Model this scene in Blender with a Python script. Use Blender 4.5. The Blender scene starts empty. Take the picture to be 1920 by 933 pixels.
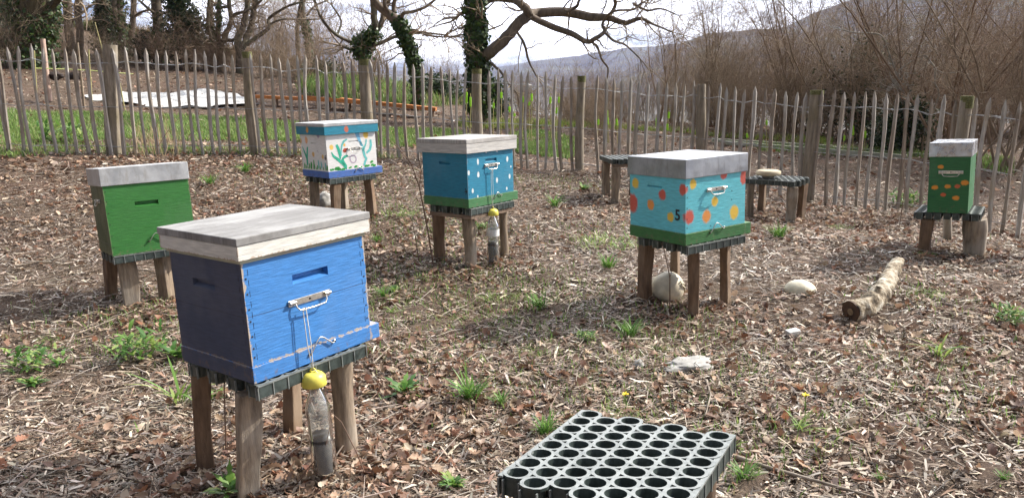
import bpy, bmesh, math, random
import numpy as np
from mathutils import Matrix, Vector, noise as mnoise
R = math.radians
random.seed(7); rng = np.random.default_rng(7)
scene = bpy.context.scene
col = scene.collection

# ------------------------------------------------------------------ camera
ZO = 1.40                                   # camera height over the ground
F, PITCH, ROLL = 1412.75, 0.21498, -0.01153
CPI, SPI, CRO, SRO = math.cos(PITCH), math.sin(PITCH), math.cos(ROLL), math.sin(ROLL)
FW = Vector((0, CPI, -SPI)); U0 = Vector((0, SPI, CPI)); R0 = Vector((1, 0, 0))
RT = CRO*R0 + SRO*U0; UP = -SRO*R0 + CRO*U0
cam = bpy.data.objects.new('camera', bpy.data.cameras.new('camera')); col.objects.link(cam)
m = Matrix((RT, UP, -FW)).transposed().to_4x4(); m.translation = (0, 0, ZO)
cam.matrix_world = m
cam.data.sensor_width = 36; cam.data.lens = F/1920*36
cam.data.clip_start = .02; cam.data.clip_end = 20000
scene.camera = cam

# ------------------------------------------------------------------ light
SUN_AZ, SUN_EL = 22, 39                      # azimuth counted from +x towards +y
w = bpy.data.worlds.new('World'); scene.world = w; w.use_nodes = True
nt = w.node_tree; nt.nodes.clear()
N = nt.nodes.new; L = nt.links.new
out = N('ShaderNodeOutputWorld'); bg = N('ShaderNodeBackground'); bg.inputs[1].default_value = 1.0
sky = N('ShaderNodeTexSky'); sky.sky_type = 'NISHITA'; sky.sun_disc = False
sky.sun_elevation = R(SUN_EL); sky.sun_rotation = R(90-SUN_AZ); sky.air_density = 1; sky.dust_density = 1.2
tc = N('ShaderNodeTexCoord'); sep = N('ShaderNodeSeparateXYZ'); L(tc.outputs['Generated'], sep.inputs[0])
sk = N('ShaderNodeMix'); sk.data_type = 'RGBA'; sk.blend_type = 'MULTIPLY'; sk.inputs[0].default_value = 1
L(sky.outputs[0], sk.inputs[6]); sk.inputs[7].default_value = (.075, .075, .075, 1)
mp = N('ShaderNodeMapping'); mp.inputs['Scale'].default_value = (2.2, 2.2, 9)
L(tc.outputs['Generated'], mp.inputs[0])
nz = N('ShaderNodeTexNoise'); nz.inputs['Scale'].default_value = 2.0; nz.inputs['Detail'].default_value = 6; nz.inputs['Roughness'].default_value = .55
L(mp.outputs[0], nz.inputs['Vector'])
def wmath(op, a, b=None, c=None):
    n = N('ShaderNodeMath'); n.operation = op
    for i, x in enumerate((a, b, c)):
        if x is None: continue
        if isinstance(x, (int, float)): n.inputs[i].default_value = x
        else: L(x, n.inputs[i])
    return n.outputs[0]
hi = N('ShaderNodeMapRange'); L(sep.outputs[2], hi.inputs[0])            # more cloud higher up
hi.inputs[1].default_value = .02; hi.inputs[2].default_value = .14; hi.inputs[3].default_value = -.08; hi.inputs[4].default_value = .14
v = wmath('ADD', nz.outputs[0], hi.outputs[0])
cr_ = N('ShaderNodeMapRange'); cr_.interpolation_type = 'SMOOTHSTEP'; L(v, cr_.inputs[0])
cr_.inputs[1].default_value = .36; cr_.inputs[2].default_value = .54
# cloud brightness: bright on the sun's side of the sky, dim opposite to it
fd = N('ShaderNodeVectorMath'); fd.operation = 'DOT_PRODUCT'; L(tc.outputs['Generated'], fd.inputs[0])
fd.inputs[1].default_value = (.45, .89, 0)
br = N('ShaderNodeMapRange'); br.interpolation_type = 'SMOOTHSTEP'; L(fd.outputs['Value'], br.inputs[0])
br.inputs[1].default_value = -.2; br.inputs[2].default_value = .7; br.inputs[3].default_value = .20; br.inputs[4].default_value = 2.6
cc = N('ShaderNodeVectorMath'); cc.operation = 'SCALE'; cc.inputs[0].default_value = (1, 1.0, 1.02); L(br.outputs[0], cc.inputs['Scale'])
mx = N('ShaderNodeMix'); mx.data_type = 'RGBA'; L(cr_.outputs[0], mx.inputs[0]); L(sk.outputs[2], mx.inputs[6]); L(cc.outputs[0], mx.inputs[7])
L(mx.outputs[2], bg.inputs[0]); L(bg.outputs[0], out.inputs[0])

sl = bpy.data.lights.new('sun', 'SUN'); sl.energy = 5.0; sl.angle = R(.53); sl.color = (1, .93, .82)
sun = bpy.data.objects.new('sun', sl); col.objects.link(sun)
sd = Vector((math.cos(R(SUN_AZ))*math.cos(R(SUN_EL)), math.sin(R(SUN_AZ))*math.cos(R(SUN_EL)), math.sin(R(SUN_EL))))
sun.rotation_euler = sd.to_track_quat('Z', 'Y').to_euler(); sun.location = (0, 0, 30)
scene.view_settings.view_transform = 'Standard'; scene.view_settings.look = 'None'
scene.view_settings.exposure = 0.6; scene.view_settings.gamma = 1
scene.cycles.max_bounces = 6; scene.cycles.diffuse_bounces = 3; scene.cycles.transparent_max_bounces = 12

# ------------------------------------------------------------------ helpers
def tag(o, label=None, cat=None, group=None, kind=None):
    if label: o['label'] = label
    if cat: o['category'] = cat
    if group: o['group'] = group
    if kind: o['kind'] = kind
    return o
def ray(u, v):                                # photo pixel -> direction
    X, Y = u-960, v-466.5
    px = X*CRO+Y*SRO; py = -X*SRO+Y*CRO
    return Vector((px/F, CPI-SPI*py/F, -SPI-CPI*py/F))
def at(u, v, y):                              # point at distance y in front of the camera
    d = ray(u, v); d = d*(y/d.y); return Vector((d.x, d.y, d.z+ZO))
# terrain: thin plate spline through surveyed points
pts = [(-4, -3, .05), (0, -3, 0), (4, -3, 0), (-2.5, 1, .04), (0, 1, 0), (2.5, 1, .03), (-.9, 2.6, .02), (-2.4, 4.7, .05), (-1.5, 6.85, .26),
       (-.3, 5.35, .13), (1.05, 4.35, .10), (3.1, 5.25, .17), (-6, 5, .3), (6, 3, .1), (2.7, 3.6, .1), (.8, 2.5, .03)]
for u, v, d in [(33, 287, 8.5), (450, 290, 9.2), (700, 292, 9.6), (1000, 318, 9.5), (1280, 340, 9.0), (1480, 372, 8.3), (1700, 398, 7.4), (1890, 438, 6.5),
                (33, 215, 12), (33, 140, 17), (300, 205, 13.5), (300, 150, 17), (300, 118, 21), (33, 100, 21), (560, 205, 14.5), (560, 150, 20), (700, 225, 14), (700, 160, 20),
                (1000, 240, 14), (1250, 250, 14), (1400, 270, 13.5), (1700, 292, 12.5), (1900, 310, 12), (1000, 218, 20), (1300, 232, 20), (1650, 245, 20), (860, 195, 20)]:
    p = at(u, v, d); pts.append(tuple(p))
pts += [(-18, 12, 2.5), (-20, 30, 5.5), (0, 32, -.6), (18, 15, .3), (20, 30, 0), (-14, 0, .8), (14, 0, .1), (-8, 32, 2.4)]
P = np.array(pts, float)
def _k(d2): return np.where(d2 > 1e-12, .5*d2*np.log(np.maximum(d2, 1e-12)), 0)
n = len(P); K = _k(((P[:, None, :2]-P[None, :, :2])**2).sum(-1)) + np.eye(n)*.4
A = np.zeros((n+3, n+3)); A[:n, :n] = K; A[:n, n] = 1; A[:n, n+1:] = P[:, :2]; A[n, :n] = 1; A[n+1:, :n] = P[:, :2].T
Wt = np.linalg.solve(A, np.concatenate([P[:, 2], np.zeros(3)]))
def gz(x, y):
    x = np.asarray(x, float); y = np.asarray(y, float); sh = x.shape
    q = np.stack([np.clip(x.ravel(), -22, 22), np.clip(y.ravel(), -4, 34)], 1)
    z = np.empty(len(q))
    for i in range(0, len(q), 20000):
        s = q[i:i+20000]
        z[i:i+20000] = _k(((s[:, None]-P[None, :, :2])**2).sum(-1))@Wt[:n] + Wt[n] + s@Wt[n+1:]
    z = z.reshape(sh)
    far = np.clip((np.hypot(x, np.maximum(y, 0))-30)/60, 0, 1)
    z = z*(1-far) + far*(-24)
    z = z + .018*np.sin(x*2.1+y*1.3)*np.cos(y*2.7-x*.8) + .008*np.sin(x*6.1)*np.sin(y*5.3)
    return z
def g1(x, y): return float(gz(np.array([x]), np.array([y]))[0])
def gp(u, v):                                 # photo pixel -> point on the ground
    d = ray(u, v); t = 1.0
    if d.z > -.001: t = 25; return Vector((d.x*t, d.y*t, g1(d.x*t, d.y*t)))
    lo = .8
    while lo < 40:
        p = d*lo
        if p.z+ZO < g1(p.x, p.y): break
        lo += .15
    a, b = lo-.15, lo
    for _ in range(14):
        mid = (a+b)/2; p = d*mid
        if p.z+ZO < g1(p.x, p.y): b = mid
        else: a = mid
    p = d*b; return Vector((p.x, p.y, p.z+ZO))

class MB:
    def __init__(s): s.v = []; s.f = []; s.mi = []; s.sm = []
    def add(s, vs, fs, mi=0, smooth=False, M=None):
        b = len(s.v)
        if M is not None: vs = [M@Vector(q) for q in vs]
        s.v += [tuple(q) for q in vs]
        for f in fs: s.f.append(tuple(b+i for i in f)); s.mi.append(mi); s.sm.append(smooth)
        return s
    def box(s, x0, x1, y0, y1, z0, z1, mi=0, M=None):
        vs = [(x, y, z) for z in (z0, z1) for y in (y0, y1) for x in (x0, x1)]
        return s.add(vs, [(0, 2, 3, 1), (4, 5, 7, 6), (0, 1, 5, 4), (2, 6, 7, 3), (0, 4, 6, 2), (1, 3, 7, 5)], mi, False, M)
    def tube(s, path, rad, sides=8, mi=0, smooth=True, caps=True, M=None):
        path = [Vector(q) for q in path]; k = len(path)
        if isinstance(rad, (int, float)): rad = [rad]*k
        vs = []; ref = None
        for i, q in enumerate(path):
            t = (path[min(i+1, k-1)]-path[max(i-1, 0)])
            if t.length < 1e-9: t = Vector((0, 0, 1))
            t.normalize()
            if ref is None:
                ref = Vector((0, 0, 1)) if abs(t.z) < .9 else Vector((1, 0, 0))
            a = ref - t*ref.dot(t)
            if a.length < 1e-6: a = t.orthogonal()
            a.normalize(); b = t.cross(a); ref = a
            for j in range(sides):
                th = 2*math.pi*j/sides
                vs.append(q+(a*math.cos(th)+b*math.sin(th))*rad[i])
        fs = [(i*sides+j, i*sides+(j+1) % sides, (i+1)*sides+(j+1) % sides, (i+1)*sides+j) for i in range(k-1) for j in range(sides)]
        s.add(vs, fs, mi, smooth, M)
        if caps:
            s.add(vs[:sides], [tuple(range(sides))[::-1]], mi, False, M); s.add(vs[-sides:], [tuple(range(sides))], mi, False, M)
        return s
    def lathe(s, prof, seg=20, mi=0, M=None, smooth=True):
        vs = []; 
        for (r, z) in prof:
            for j in range(seg):
                th = 2*math.pi*j/seg; vs.append((r*math.cos(th), r*math.sin(th), z))
        fs = [(i*seg+j, i*seg+(j+1) % seg, (i+1)*seg+(j+1) % seg, (i+1)*seg+j) for i in range(len(prof)-1) for j in range(seg)]
        return s.add(vs, fs, mi, smooth, M)
    def build(s, name, mats, parent=None, bevel=0, loc=None):
        me = bpy.data.meshes.new(name); me.from_pydata(s.v, [], s.f)
        if not isinstance(mats, (list, tuple)): mats = [mats]
        for q in mats: me.materials.append(q)
        me.polygons.foreach_set('material_index', s.mi); me.polygons.foreach_set('use_smooth', s.sm)
        me.update()
        o = bpy.data.objects.new(name, me); col.objects.link(o)
        if parent: o.parent = parent
        if loc is not None: o.location = loc
        if bevel:
            b = o.modifiers.new('bevel', 'BEVEL'); b.width = bevel; b.segments = 2; b.limit_method = 'ANGLE'; b.angle_limit = R(40)
        return o
def empty(name, loc=(0, 0, 0), mat=None, **k):
    o = bpy.data.objects.new(name, None); col.objects.link(o); o.empty_display_size = .1
    if mat is not None: o.matrix_world = mat
    else: o.location = loc
    return tag(o, k.get('label'), k.get('cat'), k.get('group'), k.get('kind'))
def copy_tree(o, parent=None):
    c = o.copy(); col.objects.link(c); c.parent = parent
    for ch in list(o.children): copy_tree(ch, c)
    return c

# ------------------------------------------------------------------ materials
class MT:
    def __init__(s, name):
        s.m = bpy.data.materials.new(name); s.m.use_nodes = True; s.t = s.m.node_tree
        s.b = s.t.nodes['Principled BSDF']; s.tc = s.t.nodes.new('ShaderNodeTexCoord')
    def n(s, k): return s.t.nodes.new(k)
    def l(s, a, b): s.t.links.new(a, b)
    def noise(s, scale, stretch=(1, 1, 1), detail=5, rough=.55, co='Object'):
        mp = s.n('ShaderNodeMapping'); mp.inputs['Scale'].default_value = stretch; s.l(s.tc.outputs[co], mp.inputs[0])
        q = s.n('ShaderNodeTexNoise'); q.inputs['Scale'].default_value = scale; q.inputs['Detail'].default_value = detail; q.inputs['Roughness'].default_value = rough
        s.l(mp.outputs[0], q.inputs['Vector']); return q.outputs[0]
    def math(s, op, a, b=None, c=None, clamp=False):
        q = s.n('ShaderNodeMath'); q.operation = op; q.use_clamp = clamp
        for i, x in enumerate((a, b, c)):
            if x is None: continue
            if isinstance(x, (int, float)): q.inputs[i].default_value = x
            else: s.l(x, q.inputs[i])
        return q.outputs[0]
    def rng(s, x, a, b, c=0, d=1, smooth=True):
        q = s.n('ShaderNodeMapRange'); s.l(x, q.inputs[0])
        if smooth: q.interpolation_type = 'SMOOTHSTEP'
        for i, t in enumerate((a, b, c, d)): q.inputs[i+1].default_value = t
        return q.outputs[0]
    def mix(s, f, a, b, mode='MIX'):
        q = s.n('ShaderNodeMix'); q.data_type = 'RGBA'; q.blend_type = mode
        for i, x in ((0, f), (6, a), (7, b)):
            if isinstance(x, (int, float)): q.inputs[i].default_value = x
            elif isinstance(x, tuple): q.inputs[i].default_value = (*x[:3], 1)
            else: s.l(x, q.inputs[i])
        return q.outputs[2]
    def ramp(s, x, stops):
        q = s.n('ShaderNodeValToRGB'); s.l(x, q.inputs[0]); e = q.color_ramp.elements
        while len(e) < len(stops): e.new(.5)
        for el, (p, c) in zip(e, stops): el.position = p; el.color = (*c, 1)
        return q.outputs[0]
    def bump(s, h, st=.3, dist=.01):
        q = s.n('ShaderNodeBump'); q.inputs['Strength'].default_value = st; q.inputs['Distance'].default_value = dist
        s.l(h, q.inputs['Height']); s.l(q.outputs[0], s.b.inputs['Normal'])
    def set(s, color=None, rough=None, metal=None, spec=None):
        if color is not None:
            if isinstance(color, tuple): s.b.inputs['Base Color'].default_value = (*color, 1)
            else: s.l(color, s.b.inputs['Base Color'])
        if rough is not None:
            if isinstance(rough, (int, float)): s.b.inputs['Roughness'].default_value = rough
            else: s.l(rough, s.b.inputs['Roughness'])
        if metal is not None: s.b.inputs['Metallic'].default_value = metal
        if spec is not None: s.b.inputs['Specular IOR Level'].default_value = spec
        return s.m
    def xyz(s):
        q = s.n('ShaderNodeSeparateXYZ'); s.l(s.tc.outputs['Object'], q.inputs[0]); return q.outputs
def wood(name, c1, c2, c3=None, stretch=(1, 1, 14), scale=14, rough=.75, bump=.5):
    t = MT(name); a = t.noise(scale, stretch, 8, .65); b = t.noise(3, (1, 1, 1), 4)
    c = t.ramp(a, [(.3, c1), (.68, c2)])
    if c3: c = t.mix(t.rng(b, .45, .65), c, t.ramp(a, [(.3, tuple(q*.7 for q in c3)), (.7, c3)]))
    t.bump(a, bump, .004); return t.set(c, rough)
def plain(name, c, rough=.5, metal=0, var=.15, scale=20):
    t = MT(name); a = t.noise(scale)
    t.set(t.mix(t.rng(a, .3, .7), tuple(q*(1-var) for q in c), tuple(min(1, q*(1+var)) for q in c)), rough, metal); t.bump(a, .15, .003); return t.m
def paint(name, c, spots=(), wear=0, dims=None, c_worn=(.42, .34, .25), seam=None, rough=.55, dirt=.25, mudk=.55):
    """weathered brush paint over boards; spots = (x,y,z,r,color,stretch) sprayed dots in object space"""
    t = MT(name); grain = t.noise(16, (1, 1, 9), 7, .6); big = t.noise(5, (1, 1, 1), 5); fine = t.noise(60, (1, 1, 3), 4)
    colr = t.mix(t.rng(grain, .3, .75), tuple(q*.8 for q in c), tuple(min(.85, q*1.12) for q in c))
    colr = t.mix(t.math('MULTIPLY', t.rng(big, .5, .75), dirt), colr, tuple(q*.55+.03 for q in c))
    X0 = t.xyz(); splash = t.noise(38, (1, 1, .8), 6, .75); low = t.noise(2.6, (1, 1, .5), 5, .6)
    colr = t.mix(t.math('MULTIPLY', t.rng(low, .50, .68), .30), colr, tuple(min(.84, q*.75+.10) if max(c) < .7 else q for q in c))             # sun bleached areas
    mud = t.math('ADD', splash, t.math('MULTIPLY', X0[2], -1.1)); colr = t.mix(t.math('MULTIPLY', t.rng(mud, .50, .66), mudk), colr, (.16, .115, .075))
    scr = t.noise(22, (.25, .25, 5), 8, .8); colr = t.mix(t.math('MULTIPLY', t.rng(scr, .66, .72), .5), colr, tuple(min(.8, q*.5+.28) for q in c))
    for (x, y, z, r, sc, st) in spots:
        d = t.n('ShaderNodeVectorMath'); d.operation = 'SUBTRACT'; t.l(t.tc.outputs['Object'], d.inputs[0]); d.inputs[1].default_value = (x, y, z)
        e = t.n('ShaderNodeVectorMath'); e.operation = 'MULTIPLY'; t.l(d.outputs[0], e.inputs[0]); e.inputs[1].default_value = (1, 1, 1/st)
        ln = t.n('ShaderNodeVectorMath'); ln.operation = 'LENGTH'; t.l(e.outputs[0], ln.inputs[0])
        dd = t.math('ADD', ln.outputs['Value'], t.math('ADD', t.math('MULTIPLY', t.math('SUBTRACT', fine, .5), r*.45), t.math('MULTIPLY', t.math('SUBTRACT', splash, .5), r*.9)))
        colr = t.mix(t.math('MULTIPLY', t.rng(dd, r*1.10, r*.70), .93), colr, sc)
    if seam:
        X = t.xyz()
        for z0 in seam:
            dz = t.math('ABSOLUTE', t.math('SUBTRACT', X[2], z0))
            colr = t.mix(t.math('MULTIPLY', t.rng(dz, .0016, .0006), .75), colr, (.03, .03, .04))
    if wear and dims:
        X = t.xyz(); x0, x1, y0, y1, z0, z1 = dims
        ex = t.math('MINIMUM', t.math('ABSOLUTE', t.math('SUBTRACT', X[0], x0)), t.math('ABSOLUTE', t.math('SUBTRACT', X[0], x1)))
        ey = t.math('MINIMUM', t.math('ABSOLUTE', t.math('SUBTRACT', X[1], y0)), t.math('ABSOLUTE', t.math('SUBTRACT', X[1], y1)))
        ez = t.math('ABSOLUTE', t.math('SUBTRACT', X[2], z0))
        corner = t.math('MAXIMUM', ex, ey)                      # distance to a vertical corner edge
        e = t.math('MINIMUM', corner, t.math('MULTIPLY', ez, 1.3))
        k = t.math('ADD', t.math('MULTIPLY', e, -38), t.math('MULTIPLY', t.noise(45, (1, 1, .6), 6, .7), 1.9))
        colr = t.mix(t.math('MULTIPLY', t.rng(k, .72, .9), wear), colr, c_worn)
    t.bump(grain, .5, .004); return t.set(colr, t.rng(big, .3, .7, rough-.08, rough+.2))

M_leg = wood('weathered_leg_wood', (.12, .09, .065), (.36, .28, .20), (.44, .38, .31), (6, 6, 1), 8, .85, .9)
M_leg2 = wood('brown_leg_wood', (.09, .055, .035), (.24, .15, .09), (.3, .22, .15), (6, 6, 1), 8, .85, .9)
M_pick = wood('grey_chestnut_wood', (.23, .21, .19), (.54, .51, .47), (.42, .36, .29), (8, 8, 1), 6, .8, .8)
M_post = wood('old_post_wood', (.15, .125, .095), (.38, .33, .26), (.26, .22, .15), (6, 6, .8), 7, .85, .9)
M_moss = plain('moss_on_post', (.13, .13, .05), .95, 0, .4, 60)
M_rail = wood('stand_board_wood', (.12, .08, .055), (.28, .20, .14), None, (1, 1, 8), 10)
M_wire = plain('galvanised_wire', (.42, .43, .44), .4, .7)
M_steel = plain('handle_steel', (.62, .60, .55), .32, .85, .2, 60)
M_screw = plain('nail_head', (.05, .045, .04), .6, .5)
M_rope = plain('white_string', (.72, .69, .62), .9)
M_yellow = plain('yellow_plastic', (.74, .66, .11), .4, 0, .12)
M_black = plain('slot_shadow_gap', (.03, .028, .025), .9)
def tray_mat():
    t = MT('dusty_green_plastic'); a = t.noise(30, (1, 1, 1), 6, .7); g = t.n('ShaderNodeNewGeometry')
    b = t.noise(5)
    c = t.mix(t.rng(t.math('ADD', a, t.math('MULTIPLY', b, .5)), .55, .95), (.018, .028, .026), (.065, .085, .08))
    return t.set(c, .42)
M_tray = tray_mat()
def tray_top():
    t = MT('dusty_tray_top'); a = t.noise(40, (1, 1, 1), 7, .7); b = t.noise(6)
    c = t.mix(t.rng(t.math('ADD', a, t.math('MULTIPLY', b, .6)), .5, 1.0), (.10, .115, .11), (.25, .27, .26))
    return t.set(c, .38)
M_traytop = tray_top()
M_grey_lid = wood('silvery_lid_board', (.26, .25, .24), (.52, .50, .48), (.38, .36, .34), (1, 9, 1), 9, .8, .5)
M_lid_edge = wood('grey_lid_edge', (.20, .18, .15), (.42, .38, .33), None, (1, 1, 9), 12, .8)

# ------------------------------------------------------------------ terrain
def grid_axis(a, b, s0, s1, far):
    xs = list(np.arange(a, b+.001, s0)); x = xs[-1]; st = s1
    while x < far: x += st; st *= 1.22; xs.append(x)
    x = xs[0]; st = s1; l = []
    while x > -far: x -= st; st *= 1.22; l.append(x)
    return np.array(l[::-1]+xs)
gx = grid_axis(-12, 12, .12, .3, 6000); gy = grid_axis(-3, 20, .12, .3, 6000)
XX, YY = np.meshgrid(gx, gy); ZZ = gz(XX, YY)
near = (np.abs(XX) < 12) & (YY > -3) & (YY < 20)
ZZ = ZZ + np.where(near, .012*rng.standard_normal(ZZ.shape), 0)
nx, ny = len(gx), len(gy)
V = np.stack([XX, YY, ZZ], -1).reshape(-1, 3)
ii = np.arange(nx*ny).reshape(ny, nx)
Q = np.stack([ii[:-1, :-1], ii[:-1, 1:], ii[1:, 1:], ii[1:, :-1]], -1).reshape(-1, 4)
def np_mesh(name, V, Q, mats, colors=None, mi=None, smooth=False, tri=False):
    k = 3 if tri else 4
    me = bpy.data.meshes.new(name); me.vertices.add(len(V)); me.vertices.foreach_set('co', V.astype(np.float32).ravel())
    me.loops.add(len(Q)*k); me.loops.foreach_set('vertex_index', Q.astype(np.int32).ravel())
    me.polygons.add(len(Q)); me.polygons.foreach_set('loop_start', np.arange(0, len(Q)*k, k, dtype=np.int32))
    if not isinstance(mats, list): mats = [mats]
    for q in mats: me.materials.append(q)
    if mi is not None: me.polygons.foreach_set('material_index', mi.astype(np.int32))
    if smooth: me.polygons.foreach_set('use_smooth', np.ones(len(Q), bool))
    me.update(calc_edges=True)
    if colors is not None:
        a = me.attributes.new('tint', 'FLOAT_COLOR', 'POINT'); c4 = np.ones((len(V), 4), np.float32); c4[:, :3] = colors
        a.data.foreach_set('color', c4.ravel())
    me.validate()
    o = bpy.data.objects.new(name, me); col.objects.link(o); return o
t = MT('soil_and_mulch'); a = t.noise(26, (1, 1, 1), 9, .75); b = t.noise(1.1, (1, 1, 1), 5); d = t.noise(140, (1, 1, 1), 3, .7)
c = t.ramp(t.math('ADD', t.math('MULTIPLY', a, .6), t.math('MULTIPLY', d, .4)), [(.36, (.025, .016, .011)), (.5, (.105, .068, .043)), (.62, (.26, .19, .13))])
c = t.mix(t.math('MULTIPLY', t.rng(b, .42, .62), .45), c, (.13, .07, .045))
X = t.xyz(); dist = t.n('ShaderNodeVectorMath'); dist.operation = 'LENGTH'; t.l(t.tc.outputs['Object'], dist.inputs[0])
c = t.mix(t.rng(dist.outputs['Value'], 26, 60), c, t.ramp(t.noise(.05, (1, 1, 1), 8, .7), [(.35, (.05, .05, .03)), (.6, (.11, .09, .06))]))
t.bump(t.math('ADD', a, t.math('MULTIPLY', d, .5)), 1.0, .03); M_soil = t.set(c, .9)
ground = np_mesh('ground', V, Q, M_soil, smooth=True); tag(ground, kind='structure')

# far hills -----------------------------------------------------------------
def hill(name, prof, D, depth, mat, seedz=0):
    us = [q[0] for q in prof]; n_ = 160; m_ = 26
    uu = np.linspace(us[0], us[-1], n_); vv = np.interp(uu, us, [q[1] for q in prof])
    vv = vv + np.array([mnoise.fractal(Vector((u*.02+seedz, 0, 0)), 1, 2, 5) for u in uu])*3.0
    rows = []
    for j in range(m_):
        tt = j/(m_-1)                          # 0 foot .. 1 crest .. beyond falls away
        y = D - depth*(1-tt)
        s = math.sin(tt*math.pi/2)**.9
        row = []
        for u, v_ in zip(uu, vv):
            c_ = at(u, v_, D); x = c_.x*(y/D)**.5; z = -26+(c_.z+26)*s
            z += (mnoise.fractal(Vector((x*.006+seedz, y*.006, 0)), 1, 2, 6))*(10+.02*depth)*s*(1-tt*.999)
            row.append((x, y, z))
        rows.append(row)
    for j in range(1, 10):
        y = D+depth*j/9; rows.append([(x, y, -26+(z+26)*math.cos(j/9*math.pi/2)) for (x, _, z) in rows[m_-1]])
    V = np.array(rows).reshape(-1, 3); M_ = len(rows); i_ = np.arange(M_*n_).reshape(M_, n_)
    o = np_mesh(name, V, np.stack([i_[:-1, :-1], i_[:-1, 1:], i_[1:, 1:], i_[1:, :-1]], -1).reshape(-1, 4), mat, smooth=True)
    return tag(o, kind='structure')
def hillmat(name, c1, c2, c3):
    t = MT(name); a = t.noise(.012, (1, 1, 1.6), 10, .68); b = t.noise(.12, (1, 1, 1), 6, .7)
    c = t.ramp(t.math('ADD', t.math('MULTIPLY', a, .65), t.math('MULTIPLY', b, .35)), [(.40, c1), (.5, c2), (.6, c3)])
    t.bump(b, .8, 5); return t.set(c, .95)
M_h1 = hillmat('bare_wooded_hillside', (.035, .032, .035), (.085, .068, .055), (.13, .14, .07))
hill('distant_hill', [(150, 150), (430, 128), (560, 113), (640, 120), (760, 135), (860, 140), (935, 127), (1000, 116), (1060, 108), (1150, 95), (1235, 87), (1300, 84), (1420, 86), (1560, 110), (2300, 150)], 2600, 900, M_h1)
hill('mountain', [(1120, 160), (1200, 125), (1265, 85), (1320, 66), (1440, 60), (1480, 52), (1520, 34), (1560, 14), (1620, -6), (1700, -30), (1800, -60), (2000, -95), (2500, -60)], 1500, 700, M_h1, 9)
hill('far_ridge', [(-300, 140), (200, 128), (420, 124), (520, 118), (640, 128), (800, 142), (900, 150)], 4200, 900, M_h1, 4)

# haze ---------------------------------------------------------------------
HAZE = 1.3e-4
if HAZE:
    hz = MB().box(-5600, 5600, -900, 5400, -40, 620).build('haze', bpy.data.materials.new('haze_air')); tag(hz, kind='stuff')
    hm = hz.data.materials[0]; hm.use_nodes = True; ht = hm.node_tree; ht.nodes.remove(ht.nodes['Principled BSDF'])
    pv = ht.nodes.new('ShaderNodeVolumePrincipled'); pv.inputs['Color'].default_value = (.44, .56, 1.0, 1); pv.inputs['Density'].default_value = HAZE; pv.inputs['Anisotropy'].default_value = .3
    ht.links.new(pv.outputs[0], ht.nodes['Material Output'].inputs['Volume'])

# ------------------------------------------------------------------ hives
def face_slot(mb, o, ux, uy, nrm, Wd, Ht, slot, mi=0, mslot=0):
    """rectangular face with a scooped hand hold; o corner, ux/uy unit vectors, nrm outward; slot=(x0,x1,z0,z1,depth)"""
    o, ux, uy, nrm = map(Vector, (o, ux, uy, nrm))
    x0, x1, z0, z1, dp = slot; xs = [0, x0, x1, Wd]; zs = [0, z0, z1, Ht]
    P_ = lambda x, z, d=0: o+ux*x+uy*z-nrm*d
    vs = [P_(x, z) for z in zs for x in xs]
    fs = [(j*4+i, j*4+i+1, (j+1)*4+i+1, (j+1)*4+i) for j in range(3) for i in range(3) if not (i == 1 and j == 1)]
    b = len(vs); ins = .004
    vs += [P_(x0+ins, z0+(z1-z0)*.38, dp), P_(x1-ins, z0+(z1-z0)*.38, dp), P_(x1-ins*.5, z1, dp), P_(x0+ins*.5, z1, dp)]
    fs += [(5, 6, b+1, b), (6, 10, b+2, b+1), (10, 9, b+3, b+2), (9, 5, b, b+3), (b, b+1, b+2, b+3)]
    if ux.cross(uy).dot(nrm) < 0: fs = [f[::-1] for f in fs]
    mb.add(vs, fs, mi)
def handle(parent, C, along, nrm, w_=.115, up=Vector((0, 0, 1))):
    """carry handle: flat plate, two rolled lugs and a bent wire bail"""
    C, a, nr = Vector(C), Vector(along).normalized(), Vector(nrm).normalized()
    M = Matrix((a, nr, up)).transposed().to_4x4(); M.translation = C+nr*.002
    pl = MB(); h = w_/2
    pl.box(-h, h, 0, .0025, -.011, .011, 0, M)
    for s in (-1, 1):
        pl.tube([(s*(h-.026), .007, .002), (s*(h-.002), .007, .002)], .0065, 10, 0, True, True, M)
    pl.tube([(0, .002, 0), (0, .005, 0)], .004, 8, 1, True, True, M)
    o = pl.build('handle', [M_steel, M_screw], parent, .0008)
    b = MB(); hh = h-.022; y = .007
    b.tube([(-hh-.004, y, .002), (-hh, y, .001), (-hh+.003, y+.006, -.016), (-hh+.012, y+.010, -.026), (0, y+.012, -.028), (hh-.012, y+.010, -.026), (hh-.003, y+.006, -.016), (hh, y, .001), (hh+.004, y, .002)], .0028, 8, 0, True, True, M)
    b.build('bail', M_steel, o); return o
def latch(parent, p0, s=1.0, mirror=1, mat=None):
    b = MB(); x, z = p0
    pth = [(x-.052*s, -.006, z-.032*s), (x-.045*s, -.011, z-.026*s), (x-.018*s, -.012, z+.012*s), (x-.004*s, -.012, z+.022*s), (x+.012*s, -.012, z+.016*s), (x+.050*s, -.012, z-.016*s), (x+.060*s, -.010, z-.016*s), (x+.068*s, -.004, z-.008*s)]
    b.tube(pth, .0026, 8); b.tube([(x-.052*s, 0, z-.032*s), (x-.052*s, -.010, z-.032*s)], .005, 8, 1); b.tube([(x+.062*s, 0, z-.014*s), (x+.062*s, -.012, z-.014*s)], .004, 8, 1)
    return b.build('latch_hook', [mat or M_steel, M_screw], parent)
def nails(mb, pts_, mi):
    for (x, z) in pts_: mb.tube([(x, 0, z), (x, -.0012, z)], .0032, 7, mi)
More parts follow.
